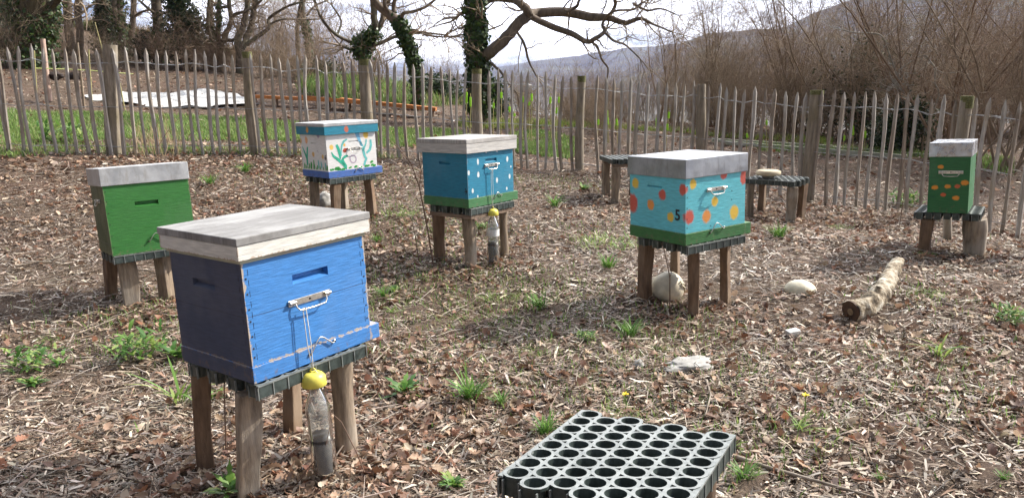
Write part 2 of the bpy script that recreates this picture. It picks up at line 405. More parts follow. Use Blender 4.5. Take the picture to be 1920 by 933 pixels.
def number_part(txt, parent, C, right, upv, nrm, size):
    cu = bpy.data.curves.new('number', 'FONT'); cu.body = txt; cu.size = size; cu.extrude = .0006; cu.offset = size*.022; cu.align_x = 'CENTER'; cu.align_y = 'CENTER'
    tmp = bpy.data.objects.new('tmp', cu); col.objects.link(tmp); dg = bpy.context.evaluated_depsgraph_get()
    me = bpy.data.meshes.new_from_object(tmp.evaluated_get(dg)); bpy.data.objects.remove(tmp)
    me.name = 'number'; me.materials.clear(); me.materials.append(M_ink)
    o = bpy.data.objects.new('number', me); col.objects.link(o); o.parent = parent
    Mx = Matrix((Vector(right), Vector(upv), Vector(nrm))).transposed().to_4x4(); Mx.translation = Vector(C); o.matrix_local = Mx; return o
M_ink = plain('black_stencil', (.02, .02, .025), .6)

HV = {  # solved position, angles, size of each hive (camera at the origin)
 1: ((-.836, 2.284, -.935), (53.2, -1.2, -.8), (.508, .418, .019, .095, .34, .057, .037)),
 2: ((-2.432, 4.48, -.995), (37.8, -4.5, -.6), (.494, .422, .004, .108, .381, .055, .0)),
 3: ((-1.558, 6.431, -.772), (44.2, -.8, -1.), (.498, .432, .022, .101, .322, .058, .048)),
 4: ((-.297, 5.158, -.836), (50.2, -1., -.1), (.493, .437, .022, .096, .323, .064, .04)),
 5: ((.959, 4.072, -.883), (33., -1.5, -1.2), (.484, .448, .009, .107, .314, .067, .048)),
 6: ((3.163, 5.151, -.911), (55.3, -2.8, 1.), (.504, .249, .004, .098, .341, .055, .0))}
def hmat(k):
    p, a, d = HV[k]
    return Matrix.Translation((p[0], p[1], p[2]+ZO)) @ Matrix.Rotation(R(a[0]), 4, 'Z') @ Matrix.Rotation(R(a[1]), 4, 'X') @ Matrix.Rotation(R(a[2]), 4, 'Y')
def body_box(mb, Lx, Wy, z0, z1, slotR=None, slotL=None, mi=0):
    H_ = z1-z0
    if slotR: face_slot(mb, (0, 0, z0), (1, 0, 0), (0, 0, 1), (0, -1, 0), Lx, H_, slotR, mi)
    else: mb.add([(0, 0, z0), (Lx, 0, z0), (Lx, 0, z1), (0, 0, z1)], [(0, 1, 2, 3)], mi)
    if slotL: face_slot(mb, (0, 0, z0), (0, 1, 0), (0, 0, 1), (-1, 0, 0), Wy, H_, slotL, mi)
    else: mb.add([(0, 0, z0), (0, Wy, z0), (0, Wy, z1), (0, 0, z1)], [(3, 2, 1, 0)], mi)
    mb.add([(0, Wy, z0), (Lx, Wy, z0), (Lx, Wy, z1), (0, Wy, z1)], [(3, 2, 1, 0)], mi)
    mb.add([(Lx, 0, z0), (Lx, Wy, z0), (Lx, Wy, z1), (Lx, 0, z1)], [(0, 1, 2, 3)], mi)
    mb.add([(0, 0, z0), (Lx, 0, z0), (Lx, Wy, z0), (0, Wy, z0)], [(3, 2, 1, 0)], mi)
    mb.add([(0, 0, z1), (Lx, 0, z1), (Lx, Wy, z1), (0, Wy, z1)], [(0, 1, 2, 3)], mi)
def weld(o):
    bm = bmesh.new(); bm.from_mesh(o.data); bmesh.ops.remove_doubles(bm, verts=bm.verts, dist=1e-5); bm.to_mesh(o.data); bm.free()
def floor_part(h, k, mat, split=True):
    Lx, Wy, r, hr, hb, hs, e = HV[k][2]
    fl = MB(); fl.box(-.003, Lx+.003+e, -.004, Wy+.004, 0, hs-.001)
    o = fl.build('floor_board', mat, h, .0025)
    return o
TEAL = (.015, .22, .36)
# --- hive 1, blue
h = empty('beehive', mat=hmat(1), label='large blue wooden beehive with white rimmed grey board lid, nearest to the viewer', cat='beehive', group='beehives')
Lx, Wy, r, hr, hb, hs, e = HV[1][2]
BLUE = (.05, .225, .58); NAVY_SHADED = (.048, .066, .125)  # navy is for the end wall, its shade partly put into the colour
mb = MB(); body_box(mb, Lx, Wy, hs, hs+hb, (.185, .335, .232, .264, .026), (.16, .29, .235, .262, .014))
nails(mb, [(.012, hs+z) for z in (.03, .06, .10, .15, .19, .24, .29)]+[(Lx-.012, hs+z) for z in (.03, .08, .13, .19, .25, .30)], 1)
for i in range(9):                              # box joint lines at the corners
    z = hs+.02+i*.035
    mb.box(.021, .0216, -.0008, .001, z, z+.02, 1); mb.box(Lx-.0216, Lx-.021, -.0008, .001, z, z+.02, 1); mb.box(-.0008, .001, .021, .0216, z+.017, z+.036, 1)
m_navy_shaded = None
o = mb.build('body', [paint('blue_hive_paint', BLUE, wear=1, dims=(0, Lx, 0, Wy, hs, hs+hb), seam=[hs+.165], dirt=.3, c_worn=(.45, .38, .30)), M_screw, paint('navy_shaded_end_wall', NAVY_SHADED, wear=.7, dims=(0, Lx, 0, Wy, hs, hs+hb), seam=[hs+.165], dirt=.3, c_worn=(.22, .17, .13))], h); weld(o)
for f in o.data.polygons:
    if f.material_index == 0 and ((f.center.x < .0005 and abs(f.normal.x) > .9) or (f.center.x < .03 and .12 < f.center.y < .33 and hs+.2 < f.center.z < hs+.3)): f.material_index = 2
fl1 = floor_part(h, 1, paint('blue_floor_paint', (.05, .215, .56), wear=.8, dims=(0, Lx, 0, Wy, hs, hs), dirt=.2))
t0 = hs+hb
MB().box(-.006, Lx+.004, -.006, Wy+.006, t0+.0005, t0+.0125).build('crown_board', wood('pale_green_strip', (.30, .30, .22), (.50, .52, .40), (.46, .40, .32), (1, 1, 9), 10), h, .001)
MB().box(-r, Lx+r, -r, Wy+r, t0+.013, t0+.060).build('roof_rim', paint('chalky_white_rim', (.70, .69, .64), wear=.75, dims=(-r, Lx+r, -r, Wy+r, t0+.013, t0), dirt=.2, c_worn=(.38, .27, .17)), h, .002)
t = MT('rain_streaked_lid'); a = t.noise(7, (1, 12, 1), 8, .7); b = t.noise(2.2, (1, 1.6, 1), 6, .65)
M_streak = t.mix(t.rng(b, .42, .62), t.ramp(a, [(.3, (.13, .125, .12)), (.7, (.27, .265, .26))]), t.ramp(a, [(.3, (.26, .26, .255)), (.7, (.42, .415, .41))])); t.bump(a, .6, .004); M_streak = t.set(M_streak, .75)
MB().box(-r-.003, Lx+r+.002, -r-.003, Wy+r+.003, t0+.0605, t0+.086).build('roof_board', [M_streak], h, .003)
m_navy_shaded = o.data.materials[2]
handle(h, (.245, 0, hs+.170), (1, 0, 0), (0, -1, 0), .175)
latch(h, (.27, hs+.005), .95)
fl1.data.materials.append(m_navy_shaded)
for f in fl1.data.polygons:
    if f.normal.x < -.9: f.material_index = 1  # floor's end face darkened likewise, shade put into its colour
H1 = h
# --- hive 2, green
h = empty('beehive', mat=hmat(2), label='plain dark green beehive with pale metal roof, left of the blue hive', cat='beehive', group='beehives')
Lx, Wy, r, hr, hb, hs, e = HV[2][2]
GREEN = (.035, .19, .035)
mb = MB(); body_box(mb, Lx, Wy, .0, hs+hb, (.165, .30, .285, .314, .022), None)
nails(mb, [(.012, z) for z in (.05, .12, .19, .26, .33, .39)], 1)
mb.box(-.001, .001, .008, Wy-.01, .065, .067, 1)
o = mb.build('body', [paint('green_hive_paint', GREEN, wear=.25, dims=(0, Lx, 0, Wy, 0, 0), dirt=.3), M_screw, paint('olive_shaded_end_wall', (.062, .085, .024), dirt=.3)], h); weld(o)
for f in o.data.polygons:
    if f.material_index == 0 and f.center.x < .0005 and abs(f.normal.x) > .9: f.material_index = 2  # shaded end wall: shade put into a darker, browner green
t0 = hs+hb
t = MT('matt_roof_metal'); a = t.noise(9, (1, 1, 1), 6, .7)
b = t.noise(40, (1, 1, .3), 6, .7); d = t.noise(3, (1, 1, 1), 3); t.bump(d, .5, .03)
M_tin = t.set(t.mix(t.math('MULTIPLY', t.rng(b, .5, .7), .5), t.ramp(a, [(.35, (.38, .39, .40)), (.7, (.58, .59, .60))]), (.30, .28, .25)), t.rng(a, .3, .7, .35, .62), .35)
MB().box(-r-.005, Lx+r+.003, -r-.005, Wy+r+.004, t0-.012, t0+.096).build('roof', M_tin, h, .003)
handle(h, (0, .2, .33), (0, 1, 0), (-1, 0, 0), .13)
latch(h, (.26, .09), .9)
# --- hive 3, painted with flowers
h = empty('beehive', mat=hmat(3), label='white beehive painted with flowers and the number 6, blue floor and teal roof rim', cat='beehive', group='beehives')
Lx, Wy, r, hr, hb, hs, e = HV[3][2]
flw = [M for M in (plain('green_leaf_paint', (.03, .42, .28), .5), plain('grass_paint', (.03, .33, .06), .5), plain('turquoise_stem_paint', (.14, .52, .52), .5), plain('faded_mauve_paint', (.42, .32, .46), .5), plain('red_flower_paint', (.50, .07, .03), .5), plain('light_blue_paint', (.22, .52, .78), .5))]
def stroke(mb, face, pts_, wd, mi, d=.0012):
    """a brush stroke laid on a hive wall; face 'R' = long wall, 'L' = short wall"""
    P2 = [Vector((a_, b_)) for a_, b_ in pts_]; vs = []; k = len(P2); w2 = wd if isinstance(wd, list) else [wd]*k
    for i, q in enumerate(P2):
        tn = (P2[min(i+1, k-1)]-P2[max(i-1, 0)]).normalized(); nn = Vector((-tn.y, tn.x))*w2[i]/2
        for s in (1, -1):
            w_ = q+nn*s; vs.append((w_.x, -d, w_.y) if face == 'R' else (-d, w_.x, w_.y))
    fs = [(2*i, 2*i+1, 2*i+3, 2*i+2) for i in range(k-1)]
    mb.add(vs, fs, mi)
mb = MB(); body_box(mb, Lx, Wy, hs, hs+hb, (.22, .33, .232, .246, .012), (.16, .25, .232, .244, .012))
# right (long) wall: (0,0) lower near corner. photo wall box 700 x 445
def rr(x, y):  # coordinates measured on the enlarged photo of this wall
    return ((x-495)/(1170-495)*Lx, hs+(1-(y-280+(x-480)*.09)/(765-280))*hb)
def ll(x, y):
    return ((470-x+(y-280)*.05)/(350)*Wy, hs+(1-(y-278-(x-460)*.02)/(765-278))*hb)
S = lambda pts_, wd, mi: stroke(mb, 'R', [rr(*q) for q in pts_], wd, mi)
S([(555, 510), (575, 560), (640, 610), (700, 670), (735, 735)], [.008, .02, .026, .022, .010], 1)
S([(628, 415), (650, 470), (662, 540), (665, 600)], [.022, .028, .024, .012], 1)
S([(690, 600), (700, 640), (735, 690), (735, 735)], [.026, .028, .02, .012], 1)
S([(770, 555), (730, 570), (690, 600)], [.012, .024, .018], 1)
S([(775, 345), (730, 370), (700, 420), (685, 490), (680, 560)], [.012, .02, .018, .012, .012], 3)
S([(915, 250), (930, 310), (950, 370), (975, 430)], [.045, .034, .022, .016], 6)
S([(950, 370), (975, 430), (990, 500), (1000, 560), (1022, 600), (1000, 640), (985, 690)], [.02, .024, .026, .024, .024, .022, .02], 3)
S([(1040, 345), (1030, 400), (1005, 450), (985, 500)], [.014, .014, .016, .02], 3)
S([(1100, 345), (1100, 420), (1080, 480), (1030, 525)], [.02, .024, .026, .018], 3)
th = [i/16*2*math.pi for i in range(17)]
S([(838+42*math.cos(a_), 600+50*math.sin(a_)) for a_ in th], .008, 4)
S([(710, 500), (735, 480), (765, 470)], [.014, .03, .012], 5)
for (x, y, wd) in [(545, 735, .02), (600, 722, .03), (625, 718, .03), (640, 730, .024), (690, 730, .022), (790, 712, .016), (868, 700, .022), (935, 712, .018), (1010, 695, .022), (1040, 692, .02), (1100, 680, .022), (1130, 690, .02), (1095, 640, .022)]:
    S([(x-22, y+10), (x, y), (x+22, y-6)], [wd*.5, wd, wd*.5], 2)
for x in (520, 560, 610, 655, 705): S([(x, 745), (x+6, 725)], .012, 2)
S2 = lambda pts_, wd, mi: stroke(mb, 'L', [ll(*q) for q in pts_], wd, mi)
S2([(150, 455), (180, 530), (210, 610), (215, 700)], [.008, .022, .03, .024], 1)
S2([(222, 455), (215, 540), (212, 620)], [.02, .026, .02], 1)
for x, y, wd in [(170, 700, .018), (190, 720, .02), (240, 700, .02), (265, 680, .028), (300, 650, .018), (305, 700, .022), (350, 715, .02), (385, 725, .016), (430, 735, .016), (480, 710, .026), (460, 740, .02), (215, 735, .02), (330, 740, .016)]:
    S2([(x, y-28), (x+3, y), (x, 745)], [wd*.5, wd, wd*.8], 2)
for x, y in [(362, 640), (400, 660), (455, 670)]: S2([(x, y-20), (x+6, y+20), (x+8, 730)], [.014, .022, .014], 3)
S2([(358, 290), (375, 310), (392, 300)], [.02, .036, .02], 4); S2([(358, 490), (368, 525)], .006, 4)
ORG = (.68, .30, .10); YEL = (.78, .52, .08)
sp = []
for (x, y, rr_, c_, st) in [(560, 447, .022, YEL, 1.1), (732, 418, .013, (.8, .45, .05), 1.2), (1038, 280, .030, (.80, .50, .03), 1.25), (735, 495, .02, (.5, .1, .03), .9)]:
    a_, b_ = rr(x, y); sp.append((a_, 0, b_, rr_, c_, st))
for (x, y, rr_, c_, st) in [(208, 365, .026, (.72, .36, .16), 1.3), (130, 380, .02, (.74, .45, .2), 1.3), (298, 550, .022, (.70, .42, .10), 1.1), (425, 575, .02, (.72, .46, .12), 1.1)]:
    a_, b_ = ll(x, y); sp.append((0, a_, b_, rr_, c_, st))
o = mb.build('body', [paint('white_hive_paint', (.84, .84, .83), spots=sp, dirt=.02, rough=.5, mudk=.12)]+flw, h); weld(o)
floor_part(h, 3, paint('violet_blue_floor', (.065, .16, .48), dirt=.15))
t0 = hs+hb
MB().box(-r, Lx+r, -r, Wy+r, t0-.012, t0+.058).build('roof_rim', paint('teal_rim_paint', (.01, .22, .34), spots=[(.27*Lx+.06, -r, t0+.028, .024, (.55, .13, .06), 1.2), (-r, .60*Wy, t0+.03, .024, (.70, .33, .05), 1.2)], dirt=.15), h, .002)
MB().box(-r-.003, Lx+r+.003, -r-.003, Wy+r+.003, t0+.0585, t0+.088).build('roof_sheet', M_tin, h, .003)
number_part('6', h, (-.002, ll(462, 585)[0], ll(462, 585)[1]), (0, -1, 0), (0, 0, 1), (-1, 0, 0), .055)
handle(h, (.275, 0, hs+.18), (1, 0, 0), (0, -1, 0), .15); latch(h, (.30, hs+.0), .8)
# --- hive 4, teal
h = empty('beehive', mat=hmat(4), label='teal beehive with white dabs, green floor and bleached wooden lid', cat='beehive', group='beehives')
Lx, Wy, r, hr, hb, hs, e = HV[4][2]
WD = (.72, .76, .76)
def q4(x, y): return ((x-1047)/(1303-1047)*Lx, hs+(1-(y-(235-(x-1040)*.1))/255)*hb)
sp = []
for (x, y, r_, st) in [(1105, 287, .011, 2), (1055, 345, .011, 1.8), (1105, 358, .012, 1.8), (1072, 445, .011, 1.6), (1207, 394, .012, 1.7), (1270, 277, .012, 1.9), (1281, 376, .012, 1.6), (1262, 445, .009, 1.4), (1152, 230, .010, 1.4), (1212, 226, .010, 1.6), (1098, 478, .008, 1.4), (1290, 320, .006, 1.5)]:
    a_, b_ = q4(x, y); sp.append((a_, 0, b_, r_, WD, st))
mb = MB(); body_box(mb, Lx, Wy, hs, hs+hb, (.19, .31, .235, .262, .014), (.165, .27, .232, .25, .014))
nails(mb, [(.012, hs+z) for z in (.03, .08, .14, .2, .26)], 1)
o = mb.build('body', [paint('teal_hive_paint', (.012, .21, .35), spots=sp, wear=.2, dims=(0, Lx, 0, Wy, hs, hs), dirt=.2, rough=.5), M_screw], h); weld(o)
floor_part(h, 4, paint('green_floor_paint', (.055, .19, .07), dirt=.25))
t0 = hs+hb
wrm = wood('bleached_rim', (.36, .35, .34), (.62, .60, .57), None, (1, 1, 9), 10)
MB().box(-r, Lx+r, -r, Wy+r, t0-.010, t0+.055).build('roof_rim', wrm, h, .002)
MB().box(-r-.002, Lx+r+.002, -r-.002, Wy+r+.002, t0+.0555, t0+.086).build('roof_board', M_grey_lid, h, .003)
handle(h, (.25, 0, hs+.215), (1, 0, 0), (0, -1, 0), .15); latch(h, (.30, hs-.002), .75)
mb = MB(); stroke(mb, 'L', [(.025, hs+.075), (.012, hs+.05), (.022, hs+.03)], .006, 0, .002); stroke(mb, 'L', [(.03, hs+.05), (.004, hs+.055)], .008, 0, .002)
mb.build('painted_mark', M_ink, h)
H4 = h
# --- hive 5, turquoise with dots
h = empty('beehive', mat=hmat(5), label='turquoise beehive with red and orange dots and the number 5', cat='beehive', group='beehives')
Lx, Wy, r, hr, hb, hs, e = HV[5][2]
RD = (.62, .075, .03); OG = (.80, .28, .02); YE = (.80, .50, .02)
def q5(u, v_):  # photo pixel on the two walls
    if u >= 1286: f_ = (u-1286)/(1398-1286); top = 335.3-f_*14.7; bot = 437.6-f_*21; return (f_*Lx, 0, hs+(bot-v_)/(bot-top)*hb)
    f_ = (1286-u)/(1286-1179.5); top = 335.3-f_*10; bot = 437.6-f_*16.3; return (0, f_*Wy, hs+(bot-v_)/(bot-top)*hb)
def Z4(x, y): return (1120+x/4.3636, 240+y/4.3636)
sp = []
for (x, y, r_, c_, st) in [(308, 463, .036, YE, 1.1), (440, 634, .036, OG, 1.1), (540, 556, .038, RD, 1.05), (703, 514, .036, RD, 1.1), (605, 730, .032, YE, 1.1), (280, 620, .060, RD, 1.2),
                           (782, 470, .033, YE, 1.1), (755, 728, .045, RD, 1.15), (890, 724, .042, OG, 1.2), (957, 606, .033, YE, 1.1), (1122, 690, .048, YE, 1.1), (1030, 392, .038, RD, 1.0), (1200, 412, .042, RD, 1.3)]:
    q = q5(*Z4(x, y)); sp.append((*q, r_*.85, c_, st))
mb = MB(); body_box(mb, Lx, Wy, hs, hs+hb, None, (.18, .30, .238, .25, .012))
nails(mb, [(.012, hs+z) for z in (.03, .08, .14, .2, .26)]+[(.37, hs+.15), (.2, hs+.02), (.37, hs+.20)], 1)
o = mb.build('body', [paint('turquoise_hive_paint', (.13, .56, .66), spots=sp, dirt=.12, rough=.5), M_screw], h); weld(o)
floor_part(h, 5, paint('dark_green_floor_paint', (.04, .17, .045), dirt=.35, wear=.2, dims=(0, Lx, 0, Wy, hs, hs)))
t0 = hs+hb
t = MT('dull_zinc_sheet'); a = t.noise(6, (1, 1, 1), 6, .7)
b = t.noise(34, (1, 1, .3), 6, .7); d = t.noise(3, (1, 1, 1), 3); t.bump(d, .5, .03)
M_zinc = t.set(t.mix(t.math('MULTIPLY', t.rng(b, .5, .7), .5), t.ramp(a, [(.35, (.26, .28, .31)), (.7, (.44, .46, .49))]), (.22, .21, .20)), t.rng(a, .3, .7, .3, .55), .6)
MB().box(-r, Lx+r, -r, Wy+r, t0-.012, t0+.094).build('roof', M_zinc, h, .003)
q = q5(*Z4(664, 718)); number_part('5', h, (-.002, q[1], q[2]), (0, -1, 0), (0, 0, 1), (-1, 0, 0), .085)
handle(h, (.24, 0, hs+.225), (1, 0, 0), (0, -1, 0), .155); latch(h, (.24, hs+.012), 1.0)
# --- hive 6, small green nucleus
h = empty('beehive', mat=hmat(6), label='narrow green beehive with orange dots and shiny metal roof, beside the fence', cat='beehive', group='beehives')
Lx, Wy, r, hr, hb, hs, e = HV[6][2]
def q6(x, y): # enlarged photo of the short wall
    f_ = (620-x+(y-280)*-.06)/(400); return (0, max(0, min(1, f_))*Wy, (755-y)/(755-280)*(hs+hb))
O6 = (.80, .30, .03); R6 = (.62, .12, .04)
sp = [(*q6(x, y), r_, c_, .75) for (x, y, r_, c_) in [(328, 368, .020, O6), (270, 542, .022, O6), (398, 532, .021, O6), (490, 530, .020, R6), (562, 500, .026, O6), (352, 603, .019, R6), (477, 628, .022, O6)]]
mb = MB(); body_box(mb, Lx, Wy, 0, hs+hb)
o = mb.build('body', [paint('deep_green_paint', (.025, .15, .045), spots=sp, dirt=.15, rough=.5)], h, .002); weld(o)
t0 = hs+hb
t = MT('bright_tin'); a = t.noise(14, (1, 1, 1), 4, .6)
M_btin = t.set(t.ramp(a, [(.35, (.40, .42, .46)), (.7, (.70, .72, .75))]), t.rng(a, .3, .7, .2, .4), .85); t.bump(t.noise(5, (1, 1, 1), 3), .6, .03)
MB().box(-.006, Lx+.006, -.006, Wy+.006, t0-.004, t0+.094).build('roof', M_btin, h, .003)
handle(h, (0, .115, .285), (0, -1, 0), (-1, 0, 0), .15)

# ------------------------------------------------------------------ nursery trays (7 x 8 staggered cells)
A_, B_ = .0571, .058
def tray_mesh(depth=.05, seg=20, cells=None):
    mb = MB(); rc = .0240; rb = .018
    for i in range(7):
        for j in range(8):
            cx, cy = i*A_, -(j*B_+(i % 2)*B_/2)
            # cell outline: hexagon of the staggered grid with clipped corners that leave the small holes
            hexa = []
            wv = A_/2; corners = [(.03592, 0), (.0212, B_/2), (-.0212, B_/2), (-.03592, 0), (-.0212, -B_/2), (.0212, -B_/2)]
            for k in range(6):
                c0 = Vector(corners[k]); pv_ = Vector(corners[k-1]); nx_ = Vector(corners[(k+1) % 6])
                hexa += [c0+(pv_-c0)*.23, c0+(nx_-c0)*.23]
            def edge(th):
                d = Vector((math.cos(th), math.sin(th))); best = 1
                for k in range(12):
                    a = hexa[k]; b = hexa[(k+1) % 12]; e_ = b-a; den = d.x*e_.y-d.y*e_.x
                    if abs(den) < 1e-9: continue
                    t_ = (a.x*e_.y-a.y*e_.x)/den; s_ = (a.x*d.y-a.y*d.x)/den
                    if t_ > 0 and -1e-6 <= s_ <= 1+1e-6: best = min(best, t_)
                return d*best
            ths = sorted([math.atan2(q.y, q.x) for q in hexa]+[math.pi*k/6+.01 for k in range(-6, 6)]); n_ = len(ths)
            E_ = [edge(a) for a in ths]
            top = [(cx+q.x, cy+q.y, 0) for q in E_]; inn = [(cx+rc*math.cos(a), cy+rc*math.sin(a), 0) for a in ths]
            low = [(cx+q.x, cy+q.y, -.007) for q in E_]; rim = [(cx+rb*math.cos(a), cy+rb*math.sin(a), -depth) for a in ths]
            ou = [(cx+(rc+.0016)*math.cos(a), cy+(rc+.0016)*math.sin(a), -.002) for a in ths]; oub = [(cx+(rb+.0016)*math.cos(a), cy+(rb+.0016)*math.sin(a), -depth) for a in ths]
            V_ = top+inn+low+rim+ou+oub; F0 = []; F1 = []
            for k in range(n_):
                l_ = (k+1) % n_
                F0.append((k, l_, n_+l_, n_+k)); F1.append((2*n_+k, 2*n_+l_, l_, k)); F1.append((n_+k, n_+l_, 3*n_+l_, 3*n_+k)); F1.append((5*n_+k, 5*n_+l_, 4*n_+l_, 4*n_+k)); F1.append((3*n_+k, 3*n_+l_, 5*n_+l_, 5*n_+k))
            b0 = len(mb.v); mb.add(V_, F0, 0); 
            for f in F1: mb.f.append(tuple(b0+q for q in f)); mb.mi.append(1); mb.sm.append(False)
            # cross bars in the cup floor
            mb.box(cx-rb, cx+rb, cy-.002, cy+.002, -depth, -depth+.003, 1); mb.box(cx-.002, cx+.002, cy-rb, cy+rb, -depth+.0005, -depth+.0035, 1)
    for x0_, x1_ in ((-.0345, -.0225), (6*A_+.0225, 6*A_+.0345)): mb.box(x0_, x1_, -(7*B_+B_/2), B_/2-.002, -.006, -.0012, 0)
    for x0_, x1_ in ((-.0318, -.0304), (6*A_+.0304, 6*A_+.0318)): mb.box(x0_, x1_, -(7*B_+B_/2)+.002, B_/2-.006, -depth+.004, -.0062, 1)
    for i in range(7):
        for y0_ in (B_*.5-(i % 2)*B_/2-.004, -(7*B_+B_*.5)-(i % 2)*B_/2+.003): mb.box(i*A_-.021, i*A_+.021, y0_, y0_+.0012, -depth+.004, -.0072, 1)
    # stiffening ribs on the rim
    for j in range(9):
        for x, s in ((-.0325, -1), (6*A_+.0325, 1)):
            y = -(j*B_)+B_/2; mb.box(x-.002, x+.002, y-.003, y+.0005, -depth, -.0065, 0)
    for i in range(7):
        for sgn in (0, 1):
            y = B_*.5-(i % 2)*B_/2 if sgn == 0 else -(7*B_+B_*.5)-(i % 2)*B_/2
            for dx in (-.02, .02): mb.box(i*A_+dx-.0015, i*A_+dx+.0015, y-.006, y+.001, -depth, -.0075, 0)
    me = bpy.data.meshes.new('nursery_tray'); me.from_pydata(mb.v, [], mb.f); me.materials.append(M_traytop); me.materials.append(M_tray)
    me.polygons.foreach_set('material_index', mb.mi); me.update(); return me
TR = tray_mesh()
def tray(M, label):
    o = bpy.data.objects.new('nursery_tray', TR); col.objects.link(o); o.matrix_world = M
    return tag(o, label, 'plant tray', 'plastic nursery trays used as stand tops')
TX, TY = 6*A_, 7.5*B_      # tray grid extents
def tray_on_hive(k, lx, ly, rot90, label, dz=-.002, extra=0):
    M = hmat(k) @ Matrix.Translation((lx, ly, dz)) @ Matrix.Rotation(R(90 if rot90 else 0)+extra, 4, 'Z'); return tray(M, label)
# local tray: x 0..TX , y 0..-TY ; rotated 90: x-> y, y(-)-> +x
def legs_stand(Minv, legs_, label, board=None, mats=None, group='wooden stands under the hives'):
    """Minv: frame of the stand top; legs_: (top world, foot world, radius, round?)"""
    base = sum((Vector(l[1]) for l in legs_), Vector())/len(legs_)
    e_ = empty('wooden_stand', base, label=label, cat='stand', group=group)
    for i, (tp, ft, rad, rnd) in enumerate(legs_):
        tp = Vector(tp)-base; ft = Vector(ft)-base; mb = MB(); n_ = 9
        rs = random.Random(i*7+int(base.x*100))
        sides = 12 if rnd else 4
        pth = []; rd = []
        for j in range(n_):
            f_ = j/(n_-1); p_ = tp.lerp(ft+Vector((0, 0, -.06)), f_)
            wob = .003*math.sin(f_*5+i*2)
            pth.append(p_+Vector((wob, wob*.6, 0))); rd.append(rad*(1+.06*math.sin(f_*7+i)+(.05*rs.random())))
        if rnd: mb.tube(pth, rd, 12)
        else:
            ang = rs.random()*1.2+.3; vs = []
            for p_, r_ in zip(pth, rd):
                for k, (a, b) in enumerate(((-1, -.8), (1, -.9), (.9, .85), (-.95, .8))):
                    x, y = a*r_, b*r_; vs.append((p_.x+x*math.cos(ang)-y*math.sin(ang), p_.y+x*math.sin(ang)+y*math.cos(ang), p_.z))
            fs = [(j*4+k, (j+1)*4+k, (j+1)*4+(k+1) % 4, j*4+(k+1) % 4) for j in range(n_-1) for k in range(4)]+[(0, 1, 2, 3), tuple(range(n_*4-1, n_*4-5, -1))]
            mb.add(vs, fs)
        mb.build('leg', (mats or [M_leg, M_leg2])[i % 2], e_, .006 if not rnd else 0)
    if board:
        for bx in board:
            o = MB().box(*bx).build('top_board', M_rail, e_, .002); o.matrix_local = Matrix.Translation(-base) @ Minv
    return e_
def hp(k, x, y, z=0): return hmat(k)@Vector((x, y, z))
def foot(u, v_, y): p = at(u, v_, y); return Vector((p.x, p.y, min(p.z, g1(p.x, p.y)+.02)))
TD = -.052
def lg(k, ut, uf, vf, y, rad, rnd, td=-.052):
    """a leg: its foot at distance y, its head straight above it under the tray of hive k"""
    ft = foot(uf, vf, y); Mi = hmat(k).inverted(); n_ = (hmat(k).to_3x3()@Vector((0, 0, 1))); o_ = hp(k, 0, 0, td)
    d = ray(ut, 0); z = ft.z+.4; x = ft.x
    for _ in range(6):
        z = o_.z-(n_.x*(x-o_.x)+n_.y*(y-o_.y))/n_.z
        # pixel column ut at height z and distance y
        lo = at(ut, 300, y); hi_ = at(ut, 500, y); f_ = (z-lo.z)/(hi_.z-lo.z); x = lo.x+(hi_.x-lo.x)*f_
    return (Vector((x, y, z)), ft, rad, rnd)
tray_on_hive(1, .012, -.012, True, 'green plastic cell tray carrying the near blue hive') .location = hmat(1)@Vector((.025, .012, -.002))
legs_stand(None, [lg(1, 464, 463, 918, 2.35, .036, False), lg(1, 375, 386, 880, 2.56, .031, False),
                  lg(1, 640, 650, 868, 2.67, .042, True), lg(1, 540, 549, 812, 2.86, .030, False)],
           'four rough legs under the near blue hive')
tray_on_hive(2, 0, 0, True, 'green plastic cell tray carrying the plain green hive').location = hmat(2)@Vector((.03, .02, -.002))
legs_stand(None, [lg(2, 236, 250, 587, 4.6, .048, False), lg(2, 205, 210, 566, 4.8, .034, False),
                  lg(2, 305, 313, 549, 4.78, .044, False)],
           'squared rough legs under the plain green hive')
tray_on_hive(3, 0, 0, True, 'green plastic cell tray carrying the flower painted hive').location = hmat(3)@Vector((.03, .02, -.002))
legs_stand(None, [lg(3, 588, 589, 388, 6.75, .036, False), lg(3, 628, 630, 408, 6.5, .036, False),
                  lg(3, 644, 645, 397, 6.95, .034, False), lg(3, 690, 698, 406, 6.78, .042, False)],
           'four short wooden legs under the flower painted hive')
tray_on_hive(4, 0, 0, True, 'green plastic cell tray carrying the teal hive').location = hmat(4)@Vector((.03, .012, -.002))
bd = [(.01, .47, -.012, .075, -.08, -.053), (.01, .06, .078, .40, -.08, -.053), (.42, .47, .078, .40, -.08, -.053)]
legs_stand(hmat(4), [lg(4, 877, 886, 504, 5.26, .044, True, -.08), lg(4, 821, 826, 487, 5.46, .044, True, -.08),
                  lg(4, 944, 945, 475, 5.54, .030, True, -.08)],
           'round legs and brown boards under the teal hive', bd)
tray_on_hive(5, 0, 0, True, 'green plastic cell tray carrying the turquoise dotted hive').location = hmat(5)@Vector((.03, .012, -.002))
legs_stand(None, [lg(5, 1300, 1301, 594, 4.17, .037, False), lg(5, 1211, 1208, 567, 4.42, .036, False),
                  lg(5, 1360, 1359, 569, 4.37, .030, False), lg(5, 1264, 1266, 528, 4.75, .030, False)],
           'four brown legs under the turquoise dotted hive', mats=[M_leg2, M_leg2])
